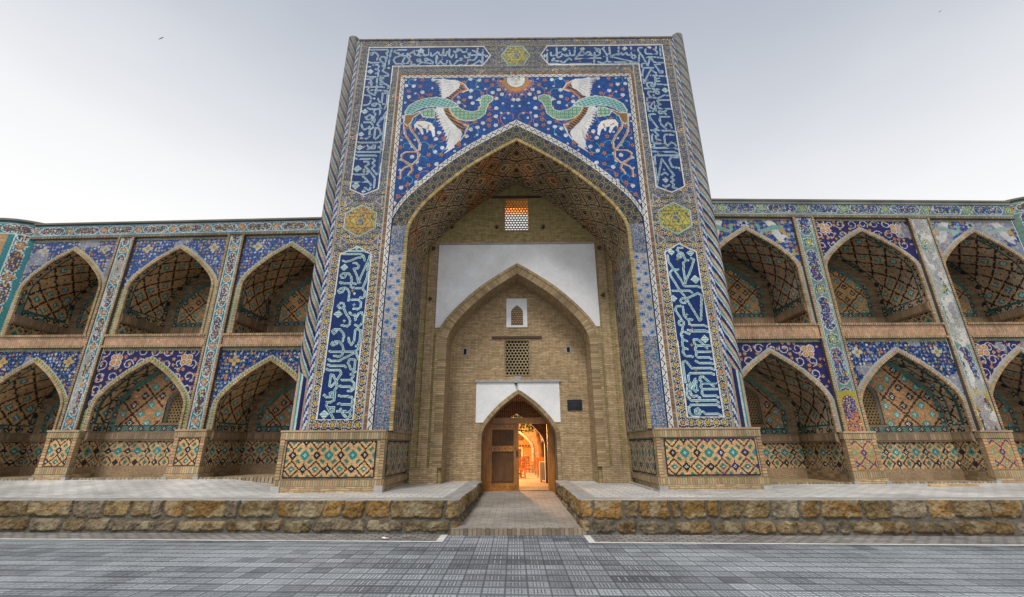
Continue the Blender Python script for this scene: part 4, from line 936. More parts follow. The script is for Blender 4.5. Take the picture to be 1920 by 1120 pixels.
# --- tiled plinths left and right
DPAL = ((.50, .325, .155, .05), (.018, .014, .016, .4), (.035, .15, .12, .6), (.025, .20, .19, .65), (.55, .57, .54, .5))
for s_ in (-1, 1):
    zf = -.865 if s_ < 0 else -.91
    m = M(); x0, x1 = sorted((s_*2.93, s_*5.215))
    m.box(x0, x1, -.09, 1.6, zf-.12, .34); m.box(x0-.02, x1+.02, -.125, .5, zf-.12, -.775, (.3, .2, .1, 0), skip='K')
    pl = m.build('plinth', BRICK, portal)
    m = M()
    for z0, z1 in ((.175, .335), (-.775, -.635)):
        soldier(m, (x0, -.09), (x1, -.09), z0, z1, (0, -1), .035, .052)
        xi = s_*2.93
        soldier(m, (xi, -.09) if s_ > 0 else (xi, 2.14), (xi, 2.14) if s_ > 0 else (xi, -.09), z0, z1, (-s_, 0), .03, .07)
    m.box(x0-.01, x1+.01, -.14, .3, .335, .372, (.40, .27, .16, 0)); m.box(min(s_*2.87, s_*2.95), max(s_*2.87, s_*2.95), .3, 2.14, .335, .372, (.38, .27, .16, 0))
    for xa in (x0, x1-.105):
        n_ = 13
        for i in range(n_):
            z = -.635+i*.81/n_; c = np.array((.42, .27, .14, 0))*random.uniform(.75, 1.25); m.box(xa+.005, xa+.10, -.112, -.09, z+.006, z+.81/n_-.006, c, skip='K')
        m.box(xa, xa+.105, -.104, -.09, -.635, .175, (.10, .14, .10, .3), skip='K')
    m.build('brick_course', ROUGHT, portal)
    if s_ < 0: xa, xb = -5.06, -3.11
    else: xa, xb = 3.10, 5.07
    cvd = Cv(xa, xb, -.60, .15, .0125); U, V = cvd.U, cvd.V
    cvd.C = lattice(U-xa+.36, V+.155, .0215, 24, 'dado', DPAL)
    e = (U < xa+.028) | (U > xb-.028) | (V > .125) | (V < -.572); cvd.C[e] = (.02, .02, .02, .5)
    if s_ > 0:
        k_ = (hash2(np.floor(U/.6), np.floor(V/.5), 4) < .5) & (cvd.C[..., 2] < .03); cvd.C[k_] = (.035, .022, .07, .6)
    cvd.vary(5, .2); mm = M(); cvd.mesh(fplane(-.113), mb=mm); mm.box(xa, xb, -.112, -.09, -.60, .15, (.3, .2, .1, 0), skip='FK'); mm.build('dado_panel', TILE, portal)
    cvd = Cv(.06, 2.05, -.60, .15, .0125); U, V = cvd.U, cvd.V
    cvd.C = lattice(U+.12, V+.155, .0215, 24, 'dado', ((.36, .27, .18, .05), (.025, .02, .02, .4), (.06, .17, .13, .5), (.06, .17, .13, .5), (.40, .42, .38, .5)))
    e = (U < .09) | (U > 2.02) | (V > .125) | (V < -.572); cvd.C[e] = (.02, .02, .02, .5); cvd.vary(6, .25)
    cvd.mesh(lambda U, V: (0*U+s_*2.915, U, V)).build('dado_panel', TILE, portal)
    for xc in (x0+.06, x1-.06): m = M(); m.box(xc-.09, xc+.09, -.15, 0, zf-.1, zf+.11); m.build('corner_stone', CEMENT, portal)
    if s_ > 0:
        m = M(); m.box(2.86, 5.30, -.24, .2, zf-.1, zf+.035); m.box(2.80, 2.95, .2, 2.1, zf-.1, zf+.03); m.build('base_kerb', CEMENT, portal)
# --- brick back wall of the niche, second arch and door wall
YB, YC = 2.15, 2.90
m = M()
def wall_arch(mb, x0, x1, z0, z1, y, xc, hw, zs, za):
    """brick face on plane y with a pointed opening"""
    xs = np.r_[x0, np.linspace(xc-hw, xc+hw, 61), x1]
    mb.quad((x0, y, z0), (xc-hw, y, z0), (xc-hw, y, z1), (x0, y, z1)); mb.quad((xc+hw, y, z0), (x1, y, z0), (x1, y, z1), (xc+hw, y, z1))
    q = np.linspace(xc-hw, xc+hw, 61); zt = arch_z(q-xc, hw, zs, za)
    P = np.zeros((2, 61, 3)); P[:, :, 0] = q; P[:, :, 1] = y; P[0, :, 2] = zt; P[1, :, 2] = z1; mb.grid(P)
def soffit(mb, xc, hw, zs, za, z0, y0, y1, step=.08):
    p, s = arch_path(xc, hw, zs, za, z0, step); P = np.zeros((len(p), 2, 3)); P[..., 0] = p[:, 0:1]; P[..., 2] = p[:, 1:2]; P[:, 0, 1] = y0; P[:, 1, 1] = y1
    UV = np.zeros((len(p), 2, 2)); UV[..., 1] = s[:, None]; UV[:, 0, 0] = y0; UV[:, 1, 0] = y1
    mb.grid(P, UV=UV)
H2, S2, A2 = 2.03, 2.75, 4.92
wall_arch(m, -3.0, 3.0, ZP-.1, 6.40, YB, 0, H2, S2, A2)
m.quad((-3, YB, 6.40), (-.37, YB, 6.40), (-.37, YB, 7.50), (-3, YB, 7.50)); m.quad((.37, YB, 6.40), (3, YB, 6.40), (3, YB, 7.50), (.37, YB, 7.50))
m.quad((-3, YB, 7.50), (3, YB, 7.50), (3, YB, 8.3), (-3, YB, 8.3))
m.box(-.37, .37, YB, YB+.5, 6.40, 7.50, skip='FK')
m.build('back_wall', BRICKV, portal)
for s_ in (-1, 1):
    m = M(); a, b_ = sorted((s_*2.42, s_*2.68)); m.box(a, b_, YB-.05, YB, -.50, 5.94, skip='K')
    a, b_ = sorted((s_*2.80, s_*2.87)); m.box(a, b_, YB-.03, YB, -.50, 5.6, skip='K')
    a, b_ = sorted((s_*2.14, s_*2.86)); m.box(a, b_, YB-.09, YB, ZP-.1, -.50, skip='K'); m.build('pilaster_strip', BRICK, portal)
m = M(); m.box(-2.9, 2.9, YB-.022, YB, 5.955, 6.03, skip='K'); m.build('string_course', BRICK, portal)
# white plaster above the second arch
m = M(); q = np.linspace(-2.40, 2.38, 90); zt = np.maximum(3.28, np.where(np.abs(q) < 2.33, arch_z(q, 2.33, S2, 5.20), 3.28)); P = np.zeros((2, 90, 3)); P[:, :, 0] = q; P[:, :, 1] = YB-.018; P[0, :, 2] = zt; P[1, :, 2] = 5.915
m.grid(P); m.quad((-2.40, YB-.018, 5.915), (2.38, YB-.018, 5.915), (2.38, YB, 5.915), (-2.40, YB, 5.915))
m.build('white_plaster_panel', PLASTER, portal)
m = M(); pth, _ = arch_path(0, H2, S2, A2, -.50, .055); arch_trim(m, pth, YB, .005, .27, .075, 1, ((.33, .235, .13, 0), (.27, .19, .105, 0), (.38, .28, .16, 0)), (.14, .11, .075, 0), .16)
pth, _ = arch_path(0, H2+.27, S2+.02, A2+.28, -.50, .055); arch_trim(m, pth, YB, -.03, .05, .095, 1, ((.40, .30, .17, 0), (.34, .25, .14, 0)), (.14, .11, .075, 0), .2)
m.build('arch_ring', ROUGHT, portal)
m = M(); soffit(m, 0, H2, S2, A2, ZP-.1, YB-.07, YC); m.build('arch_soffit', BRICK, portal)
DH, DS, DA = 1.06, .22, 1.47
m = M()
wall_arch(m, -2.1, 2.1, -1.45, 2.02, YC, 0, DH, DS, DA)
m.quad((-2.1, YC, 2.02), (-.37, YC, 2.02), (-.37, YC, 3.06), (-2.1, YC, 3.06)); m.quad((.33, YC, 2.02), (2.1, YC, 2.02), (2.1, YC, 3.06), (.33, YC, 3.06))
m.quad((-2.1, YC, 3.06), (2.1, YC, 3.06), (2.1, YC, 5.1), (-2.1, YC, 5.1))
m.box(-.37, .33, YC, YC+.5, 2.02, 3.06, skip='F'); m.build('door_wall', BRICK, portal)
m = M(); m.box(-.365, .325, YC+.25, YC+.30, 2.025, 3.055); m.build('window_backing', VOID, portal)
m = M(); soffit(m, 0, DH, DS, DA, -1.45, YC-.05, 3.62); m.build('door_reveal', BRICK, portal)
m = M(); pth, _ = arch_path(0, DH, DS, DA, -1.3, .055); arch_trim(m, pth, YC, .0, .105, .05, 1, ((.33, .24, .13, 0), (.28, .20, .11, 0), (.38, .28, .16, 0)), (.14, .11, .075, 0), .18)
m.build('door_arch_edge', ROUGHT, portal)
m = M(); q = np.linspace(-1.235, 1.20, 70); zt = np.maximum(.66, np.where(np.abs(q) < 1.155, arch_z(q, 1.16, DS, 1.58), .66)); P = np.zeros((2, 70, 3)); P[:, :, 0] = q; P[:, :, 1] = YC-.02; P[0, :, 2] = zt; P[1, :, 2] = 1.80
m.grid(P); m.build('white_plaster_panel', PLASTER, portal)
m = M(); m.box(-1.27, 1.24, YC-.07, YC, 1.80, 1.86); m.box(-.12, .08, YC-.06, YC, 1.86, 1.97); m.build('ledge', CEMENT, portal)
m = M(); m.box(-.79, .73, YC-.05, YC+.05, 3.12, 3.185); m.build('lintel_beam', DARKWOOD, portal)
m = M(); m.box(-1.08, 1.08, YB-.04, YB+.1, 7.555, 7.625); m.build('lintel_beam', DARKWOOD, portal)
m = M(); m.box(-2.40, 2.38, YB-.05, YB, 5.915, 5.955); m.build('plaster_ledge', CEMENT, portal)
for x, z in ((-2.03, 6.54), (-.63, 6.52), (.82, 6.51), (2.10, 6.51), (-2.56, 5.78), (2.50, 5.75), (-2.58, 4.15), (2.51, 4.23)):
    m = M(); yb = YB-.05 if abs(x) > 2.3 else YB; m.tube([(x, yb+.03, z), (x+.01, yb-.11, z-.01)], [.055, .048], 9); m.build('timber_peg', DARKWOOD, portal)
for x0, x1, z0, z1 in ((-1.66, -1.50, 2.62, 2.84), (1.45, 1.62, 2.67, 2.87)):
    m = M(); m.box(x0, x1, YC-.012, YC, z0, z1, skip='K'); o = m.build('vent', CEMENT, portal)
    m = M(); m.box(x0+.025, x1-.055, YC-.016, YC, z0+.02, z1-.03, skip='K'); m.build('vent_opening', VOID, o)
# pierced windows
m = M(); m.box(-.44, -.37, YB-.025, YB, 6.36, 7.54, (.33, .25, .12, 0)); m.box(.37, .44, YB-.025, YB, 6.36, 7.54, (.33, .25, .12, 0)); m.box(-.37, .37, YB-.025, YB, 7.49, 7.54, (.33, .25, .12, 0)); m.box(-.37, .37, YB-.025, YB, 6.36, 6.41, (.33, .25, .12, 0))
w = m.build('lattice_window', ROUGHT, portal); m = M(); lattice_plate(m, -.37, .37, 6.41, 7.49, YB+.02, YB+.06, .0925, .038, (.30, .18, .10, 0)); m.build('pierced_screen', ROUGHT, w)
m = M(); m.box(-.41, -.37, YC-.02, YC, 1.99, 3.09, (.30, .22, .12, 0)); m.box(.33, .37, YC-.02, YC, 1.99, 3.09, (.30, .22, .12, 0)); m.box(-.37, .33, YC-.02, YC, 3.055, 3.09, (.3, .22, .12, 0)); m.box(-.37, .33, YC-.02, YC, 1.99, 2.025, (.3, .22, .12, 0))
w = m.build('lattice_window', ROUGHT, portal); m = M(); lattice_plate(m, -.37, .33, 2.025, 3.055, YC+.02, YC+.07, .1, .038, (.33, .27, .16, 0)); m.build('pierced_screen', ROUGHT, w)
m = M(); m.box(-.345, -.20, YC-.03, YC, 3.47, 4.40); m.box(.17, .30, YC-.03, YC, 3.47, 4.40); m.box(-.20, .17, YC-.03, YC, 3.47, 3.53)
q = np.linspace(-.20, .17, 25); P = np.zeros((2, 25, 3)); P[:, :, 0] = q; P[:, :, 1] = YC-.03; P[0, :, 2] = arch_z(q+.015, .186, 3.95, 4.18); P[1, :, 2] = 4.40; m.grid(P)
w = m.build('small_arched_window', PLASTER, portal)
m = M(); lattice_plate(m, -.20, .17, 3.53, 4.18, YC-.008, YC-.001, .075, .026, (.17, .115, .065, 0)); m.build('pierced_screen', ROUGHT, w)
# door frame, transom grille, leaves
fr_ = M(); fr_.box(-1.05, -.97, 3.56, 3.74, -1.3, .70); fr_.box(.85, 1.05, 3.56, 3.74, -1.3, .70); fr_.box(-1.05, 1.05, 3.55, 3.75, .66, .83); fr_.box(-1.0, 1.0, 3.58, 3.74, -1.26, -1.185)
frame = fr_.build('door_frame', DOORWOOD, portal)
m = M()
for x in np.arange(-.98, .99, .062):
    t = arch_z(x, DH, DS, DA)
    if t > .86: m.box(x-.012, x+.012, 3.60, 3.63, .83, t)
for z in (.88, 1.02, 1.16, 1.30):
    hw = max(abs(x) for x in np.linspace(0, 1.05, 200) if arch_z(x, DH, DS, DA) > z); m.box(-hw, hw, 3.597, 3.633, z-.013, z+.013)
m.build('transom_grille', DOORDARK, frame)
m = M()
x0, x1, yd = -.965, .0, 3.64
for a in ((x0, x0+.17, -1.19, .66), (x1-.15, x1, -1.19, .66)): m.box(a[0], a[1], yd, yd+.07, a[2], a[3])
for a in ((.49, .66), (-.13, .03), (-1.19, -1.0)): m.box(x0+.17, x1-.15, yd+.002, yd+.068, a[0], a[1])
leaf = m.build('door_leaf', DOORWOOD, portal); leaf['label'] = 'closed left leaf of orange brown panelled wood'
m = M()
for z0, z1 in ((.03, .49), (-1.0, -.13)):
    m.box(x0+.17, x1-.15, yd+.035, yd+.06, z0, z1); m.box(x0+.22, x1-.20, yd+.022, yd+.035, z0+.05, z1-.05)
m.build('door_panel', DOORDARK, leaf)
for z in (.57, -.05, -1.09):
    for x in np.linspace(x0+.1, x1-.1, 6): m = M(); m.tube([(x, yd+.01, z), (x, yd-.015, z)], [.02, .011], 7); m.build('stud', IRON, leaf)
m = M(); m.box(x1-.075, x1-.035, yd-.03, yd+.01, -.28, -.10); m.tube([(x1-.055, yd-.03, -.14), (x1-.055, yd-.07, -.16), (x1-.055, yd-.07, -.24), (x1-.055, yd-.03, -.26)], .011, 7); m.build('handle', IRON, leaf)
m = M(); m.box(.965, 1.025, 3.75, 4.62, -1.19, .66); o = m.build('door_leaf', DOORDARK, portal); o['label'] = 'right leaf swung open into the passage'
# passage behind the door
m = M()
for s_ in (-1, 1): m.quad((s_*1.35, 3.75, -1.3), (s_*1.35, 6.3, -1.3), (s_*1.35, 6.3, 2.4), (s_*1.35, 3.75, 2.4))
m.quad((-1.35, 3.75, 1.55), (1.35, 3.75, 1.55), (1.35, 6.3, 1.55), (-1.35, 6.3, 1.55))
wall_arch(m, -3, 3, -1.3, 2.4, 6.3, -.05, 1.0, .05, 1.15); wall_arch(m, -3, 3, -1.3, 2.4, 6.6, -.05, 1.0, .05, 1.15)
wall_arch(m, -1.4, 1.4, -1.3, 1.6, 3.76, 0, 1.02, .5, 1.5)
m.build('passage_wall', BRICK, portal)
m = M(); soffit(m, -.05, 1.0, .05, 1.15, -1.3, 6.28, 6.62); m.build('passage_arch', PLASTER, portal)
# vaulted loft seen through the top window
m = M(); m.box(-2.2, 2.2, 5.2, 5.4, 8.86, 10.6); m.build('loft_arch', BRICK, portal)

pq = M(); pq.box(1.415, 1.835, YC-.04, YC-.005, .99, 1.285, (.018, .022, .026, .5))
for r, (z, hw) in enumerate(((1.235, .17), (1.19, .12), (1.15, .07), (1.115, .16))):
    x = 1.625-hw
    while x < 1.625+hw:
        L = random.uniform(.02, .05); pq.box(x, min(x+L, 1.625+hw), YC-.043, YC-.04, z-.009, z+.009, (.05, .055, .06, .4), skip='K'); x += L+.014
pq.tube([(1.625+.03*math.cos(a), YC-.042, 1.045+.03*math.sin(a)) for a in np.linspace(0, 6.28, 14)], .005, 5, (.06, .065, .07, .4))
tag(pq.build('plaque', TILE), 'small black notice plaque with faint lettering on the brick wall right of the door', 'plaque')
cm = thing('security_camera', 'tiny dark security camera under the ledge above the door', 'camera', (-.07, YC-.07, 1.78))
m = M(); m.box(-.11, -.03, YC-.10, YC-.03, 1.775, 1.80); m.build('bracket', CEMENT, cm)
m = M(); m.tube([(-.07, YC-.05, 1.75), (-.07, YC-.14, 1.735)], .035, 10); m.build('camera_body', IRON, cm)
# ------------------------------------------------------------------ two-storey arcades
YW = 1.5
def arcade(sgn, prm):
    """sgn -1 west (left), +1 east (right); prm = measured levels"""
    zf, zd, zb0, zb1, zfr, zco = prm['levels']
    wing = thing('arcade_wing', prm['label'], 'arcade', (sgn*9.5, YW, zf))
    def warp(V):
        k = np.clip((V[:, 2]-2.7)/3.6, 0, 1); V[:, 2] -= prm['drop']*np.clip(np.abs(V[:, 0])-6, 0, None)*k; return V
    def bld(mb, nm, mat, par=wing): return mb.build(nm, mat, par, warp)
    xe = prm['end']; left = sgn < 0
    def X(a): return a*sgn
    def fl(*a): return tuple(sorted(a))
    # frieze with cartouches, cornice
    a, b_ = fl(X(5.0), X(xe))
    F = Cv(a, b_, zfr, zco-.06, .021); U, V = F.U, F.V; mid = (zfr+zco-.06)/2
    if left:
        fln = floral(U, V, .062, (.065, .06, .085, .5), [(.42, .42, .40, .5), (.30, .16, .09, .4), (.36, .33, .12, .5), (.30, .31, .34, .5)], None, .9, 2)
        F.C = cartouche_band(U, V-mid, (.045, .16, .20, .7), (.40, .44, .45, .5), fln, 1.02, .125)
    else:
        fln = floral(U, V, .062, (.03, .045, .15, .6), [(.38, .38, .36, .5), (.40, .33, .08, .5), (.22, .26, .34, .5), (.10, .22, .18, .6)], None, .9, 3)
        F.C = cartouche_band(U, V-mid, (.10, .17, .15, .6), (.40, .42, .43, .5), fln, 1.22, .15, 1)
    F.vary(1, .2); bld(F.mesh(lambda U, V: (U, 0*U+YW-.06, V)), 'frieze', TILE)
    m = M(); m.box(a, b_, YW-.11, YW+.5, zco-.055, zco, (.16, .14, .11, 0)); brick_fillet(m, a, b_, zfr-.06, zfr, YW, .085, .09, ((.26, .19, .12, 0), (.22, .16, .10, 0)))
    if not left: m.box(a, b_, YW-.085, YW+.3, zco-.14, zco-.055, (.17, .20, .19, .3))
    bld(m, 'cornice', ROUGHT)
    m = M(); m.box(a, b_, YW+.05, YW+4, zco-.10, zco-.012, skip='F'); m.quad((a, YW+4, zf-.3), (b_, YW+4, zf-.3), (b_, YW+4, zco), (a, YW+4, zco))
    bld(m, 'wall', BRICK)
    # pilasters with pier bases
    pw = prm['pw']
    for n, xc in enumerate(prm['pil']):
        xc = X(xc); P = Cv(xc-pw/2, xc+pw/2, zd, zfr-.0, .02); U, V = P.U-xc, P.V
        if left:
            fln = floral(P.U, V, .06, (.06, .055, .09, .5), [(.45, .45, .43, .5), (.42, .18, .06, .5), (.42, .36, .10, .5), (.33, .34, .37, .5)], None, .9, 5+n)
            P.C = cartouche_band(V+.3, U, (.03, .165, .19, .7), (.42, .47, .47, .5), fln, .98, .115)
        else:
            fln = floral(P.U, V, .062, (.02, .035, .15, .6), [(.33, .36, .38, .5), (.40, .33, .08, .5), (.12, .25, .33, .6), (.34, .14, .05, .5)], None, .92, 5+n)
            P.C = cartouche_band(V+.2, U, (.12, .20, .165, .6), (.38, .42, .42, .5), fln, 1.45, .165, 1)
            lo = V < zd+1.02; arc = (V < zd+.70) | (np.hypot(U/.17, (V-zd-.70)/.22) < 1)
            lf = floral(P.U, V, .055, (.05, .03, .10, .6), [(.45, .16, .05, .5), (.45, .45, .45, .5), (.42, .32, .12, .5), (.25, .20, .35, .5)], None, .95, 8)
            P.C[lo] = (.33, .27, .04, .5); P.C[lo & arc & (np.abs(U) < .19)] = lf[lo & arc & (np.abs(U) < .19)]
            if n == 0: P.C[(V < zd+.45) & lo & (hash2((U*40).astype(int), (V*30).astype(int)) < .5)] = (.45, .17, .05, .5)
        wearamt = prm['wear'][n]
        w_ = fbm(P.U*3.1, V*1.4, 40+n) > 1-wearamt; P.C[w_] = P.C[w_]*.35+np.array((.36, .35, .32, 0))*.65
        w2 = fbm(P.U*5, V*3.1, 50+n) > 1.0-wearamt*.75; P.C[w2] = (.46, .45, .42, 0)
        edge = np.abs(U) > pw/2-.02; P.C[edge] = (.36, .35, .30, .3)
        P.vary(n, .2); mb = P.mesh(lambda U, V: (U, 0*U+YW-.06, V)); mb.box(xc-pw/2, xc+pw/2, YW-.058, YW, zd, zfr, (.3, .22, .13, 0), skip='FKTB')
        bld(mb, 'pilaster', TILE)
        for s_ in (-1, 1):
            m = M(); q = xc+s_*(pw/2+.035); brick_fillet(m, q-.03, q+.03, zd, zfr-.06, YW, .085, .06); bld(m, 'pilaster_edge', ROUGHT)
        # pier base
        bw = .385; yp = YW-.13; zq = zf
        m = M(); m.box(xc-bw+.01, xc+bw-.01, yp+.02, YW+.3, zq-.25, zd-.02, skip='K'); m.box(xc-bw-.03, xc+bw+.03, yp-.04, YW+.3, zq-.25, zq+.12, skip='K')
        base = bld(m, 'pier_base', BRICK)
        m = M(); soldier(m, (xc-bw, yp+.02), (xc+bw, yp+.02), zd-.17, zd-.02, (0, -1), .03, .055); soldier(m, (xc-bw-.01, yp+.01), (xc+bw+.01, yp+.01), zq+.12, zq+.29, (0, -1), .03, .055)
        for s_ in (-1, 1):
            for z0, z1 in ((zd-.17, zd-.02), (zq+.12, zq+.29)):
                p, q = (xc+s_*bw, YW+.3), (xc+s_*bw, yp)
                soldier(m, *((q, p) if s_ > 0 else (p, q)), z0, z1, (s_, 0), .02, .07)
            for i in range(10):
                z = zq+.29+i*(zd-zq-.46)/10; q = xc+s_*(bw-.055); m.box(q-.05, q+.05, yp-.002, yp+.02, z+.006, z+(zd-zq-.46)/10-.006, np.array((.44, .28, .15, 0))*random.uniform(.75, 1.25), skip='K')
        m.box(xc-bw-.02, xc+bw+.02, yp-.03, YW+.02, zd-.02, zd+.02, (.42, .30, .18, 0))
        bld(m, 'brick_course', ROUGHT, base)
        D = Cv(xc-.265, xc+.265, zq+.31, zd-.19, .0125); U, V = D.U-xc+.0, D.V-(zq+zd)/2-.10
        pal = DPAL if left else ((.43, .25, .12, .05), (.07, .04, .10, .6), (.20, .27, .13, .6), (.20, .27, .13, .6), (.40, .40, .46, .6))
        D.C = lattice(U, V, .0205, 24, 'dado', pal)
        e = (np.abs(U) > .25) | (D.V > zd-.205) | (D.V < zq+.325); D.C[e] = (.03, .025, .025, .5) if left else (.45, .26, .08, .3)
        D.vary(4, .2); bld(D.mesh(lambda U, V: (U, 0*U+yp+.008, V)), 'dado_panel', TILE, base)
        for s_ in (-1, 1): m = M(); m.box(xc+s_*bw-.06, xc+s_*bw+.06, yp-.06, yp+.05, zq-.1, zq+.06); bld(m, 'corner_stone', CEMENT, base)
    # bays
    pil = prm['pil']; edges = [5.0]+pil
    for n, (bc, hw) in enumerate(prm['bays']):
        bc = X(bc)
        l_ = edges[n]+(pw/2+.07 if n else 0); r_ = (edges[n+1]-pw/2-.07) if n+1 < len(edges) else xe-.05
        x0, x1 = fl(X(l_), X(r_))
        # brick band between the storeys
        m = M(); cols = ((.50, .30, .185, 0), (.46, .265, .155, 0), (.54, .345, .22, 0), (.48, .32, .21, 0))
        nb = int((x1-x0)/.055); 
        for i in range(nb):
            a = x0+(x1-x0)*i/nb; h_ = (zb1-zb0-.14)/3
            for k in range(3):
                c = np.array(cols[random.randrange(4)])*random.uniform(.82, 1.12); sh_ = .004*random.random()
                z0 = zb0+.07+k*h_+(.03 if i % 2 else -.02)*(0 if k in (0,) else 1); z1 = zb0+.07+(k+1)*h_+(.03 if i % 2 else -.02)*(0 if k == 2 else 1)
                m.quad((a+.003, YW-.05-sh_, z0+.003), (a+.055-.004, YW-.05-sh_, z0+.003), (a+.055-.004, YW-.05-sh_, z1-.003), (a+.003, YW-.05-sh_, z1-.003), c)
        m.box(x0, x1, YW-.047, YW+.25, zb0+.06, zb1-.06, (.30, .21, .14, 0), skip='K')
        brick_fillet(m, x0, x1, zb1-.06, zb1, YW+.2, .30, .06); brick_fillet(m, x0, x1, zb0, zb0+.06, YW+.02, .12, .06)
        m.box(x0, x1, YW-.09, YW+.3, zb1-.002, zb1+.004, (.40, .29, .18, 0), skip='K')
        bld(m, 'brick_band', ROUGHT)
        for up in (0, 1):
            z0 = zb1 if up else zf; zs, za = prm['upper' if up else 'lower']; zt = (zfr-.06) if up else zb0
            za = za-(0 if not up else 0)
            shallow = (not up) and n == 1
            # spandrel
            zl = z0 if up else zd
            S = Cv(x0, x1, zl, zt, .0195); U, V = S.U, S.V
            hole = in_arch(U, V, bc, hw, zs, za)
            b1 = in_arch(U, V, bc, hw+.115, zs+.02, za+.12) & ~hole
            style = prm['style'][up][n]
            Ur = U-bc; vine_c = (.40, .33, .10, .5) if left else (.30, .31, .34, .5); vine_g = (.07, .17, .10, .6) if (left and not up) else ((.12, .25, .22, .6) if left and n == 0 else (.30, .29, .24, .4))
            if style == 'scroll':
                S.C = floral(U, V, .15, (.018, .016, .085, .6), [(.45, .19, .05, .5), (.42, .26, .10, .5)], None, .62, n+up*3, (.2, .3))
                g = .34
                for gx in np.arange(x0+.1, x1, g):
                    for gz in np.arange(zs-.2, zt, g):
                        q = [(gx+.14*(1-t*.62)*math.cos(6.6*t+gx*3), gz+.14*(1-t*.62)*math.sin(6.6*t+gx*3)) for t in np.linspace(0, 1, 14)]; S.line(q, .022, (.42, .42, .46, .5))
                meds = [(sx*(hw*.78), zt-.33) for sx in (-1, 1)]
                for mx, mz in meds:
                    for dx, dz in ((.07, .07), (-.07, .07), (.07, -.07), (-.07, -.07)): S.disc(bc+mx+dx, mz+dz, .088, (.45, .45, .46, .5)); S.disc(bc+mx+dx, mz+dz, .066, (.38, .17, .08, .5)); S.disc(bc+mx+dx, mz+dz, .03, YELLOW)
            elif style == 'birds':
                S.C = floral(U, V, .13, (.012, .045, .18, .6), [(.42, .17, .05, .5), (.40, .34, .10, .5), (.30, .33, .42, .6)], (.10, .14, .26, .6), .75, n+9, (.25, .4))
                zc = zt-.40
                for sx in (-1, 1):
                    g_ = lambda pts: [(bc+sx*p[0], zc+p[1]) for p in pts]
                    S.poly(g_([(.62, .28), (.78, .36), (.95, .20), (.98, -.0), (1.1, -.42), (.92, -.36), (.78, -.14), (.74, .05)]), (.50, .51, .50, .5))
                    S.poly(g_([(.36, .10), (.30, .18), (.40, .22), (.46, .12), (.44, .0), (.60, .06), (.80, .16), (1.02, .16), (1.16, .02), (1.14, -.08), (.98, .02), (.80, .0), (.62, -.08), (.46, -.1), (.36, -.02)]), (.16, .30, .27, .7))
                    S.poly(g_([(1.0, .06), (1.16, .0), (1.20, -.18), (1.12, -.14), (1.0, -.04)]), (.42, .26, .07, .5))
                    S.poly(g_([(1.0, -.18), (1.1, -.14), (1.2, -.2), (1.2, -.3), (1.14, -.24), (1.08, -.3), (1.02, -.28)]), (.52, .52, .51, .5))
                S.disc(bc, zt-.18, .11, (.45, .47, .50, .5), star=8); S.disc(bc, zt-.18, .06, NAVY, star=8)
            else:
                S.C = floral(U, V, .095, (.006, .024, .11, .6) if not up else (.025, .055, .19, .6), [(.45, .46, .48, .6), (.45, .18, .05, .5), (.40, .32, .10, .5), (.22, .27, .40, .6)], (.06, .11, .20, .6), .8, n+up*5, (.22, .36))
                for sx in (-1, 1):
                    mx, mz = bc+sx*hw*.80, zt-.36
                    S.disc(mx, mz, .115, (.40, .36, .24, .5) if up or not left else (.45, .30, .09, .5), star=4); S.disc(mx, mz, .05, (.25, .20, .12, .4))
            S.C[(V > zt-.075)] = floral(U, V, .05, (.28, .27, .22, .4), [(.45, .36, .12, .5), (.16, .24, .14, .5)], None, .9, 4)[(V > zt-.075)]
            bt = in_arch(U, V, bc, hw+.085, zs, za+.09) & ~hole
            S.C[b1] = (.34, .34, .30, .4)
            tt = np.where(V > zs, np.arctan2(U-bc, V-(zs-.5))*1.6, V); wv = ((tt/.085) % 1) < .5
            S.C[bt] = np.where(wv[..., None], np.array(vine_g), np.array(vine_c))[bt]
            side = (V < zs) & (np.abs(Ur) > hw+.11); S.C[side] = np.where((((V/.07) % 1) < .5)[..., None], np.array((.10, .16, .09, .6) if left else (.07, .06, .10, .6)), np.array((.38, .33, .14, .5) if left else (.36, .34, .34, .5)))[side]
            wearb = prm['bwear'][n]*(1 if up else .8)
            if wearb:
                w_ = fbm(U*1.3, V*1.5, 70+n) > 1-wearb; S.C[w_] = S.C[w_]*.5+np.array((.34, .34, .34, .1))*.5
            S.vary(n, .2); bld(S.mesh(lambda U, V: (U, 0*U+YW, V), ~hole), 'spandrel', TILE)
            m = M(); pth, _ = arch_path(bc, hw, zs, za, zl, .055); arch_trim(m, pth, YW, -.04, .022, .035, 1, ((.40, .29, .16, 0), (.33, .25, .13, 0), (.46, .30, .19, 0)))
            bld(m, 'arch_edge', ROUGHT)
            # niche
            dep = .62 if shallow else 1.58
            Y1 = YW+dep
            pth, s = arch_path(bc, hw, zs, za, z0-(.05 if up else .0), .040); ny = int(dep/.040); ye = np.linspace(YW-.01, Y1, ny+1)
            sm = (s[1:]+s[:-1])/2; ym = (ye[1:]+ye[:-1])/2; Sg, Yg = np.meshgrid(sm, ym, indexing='ij'); Sc = Sg-s[-1]/2
            zz = np.interp(Sg, s, pth[:, 1])
            zl0, zl1 = (z0+.42, z0+.62) if up else (zd-.20, zd-.03)
            vk = ((.46, .32, .165, .1) if left else (.40, .31, .21, .1))
            ln = ((.022, .016, .050, .4), (.018, .014, .018, .4), (.018, .014, .022, .4))[n] if up else (.022, .018, .018, .4)
            C = lattice(Sc, Yg-YW+.1, .034, 16, 'square', (vk, ln, (.035, .23, .25, .6), (.05, .11, .14, .6), (.58, .59, .56, .4)))
            yy = Yg-YW; top = zz-zl1
            bo = (top < .21) | (yy < .20) | (yy > dep-.16)
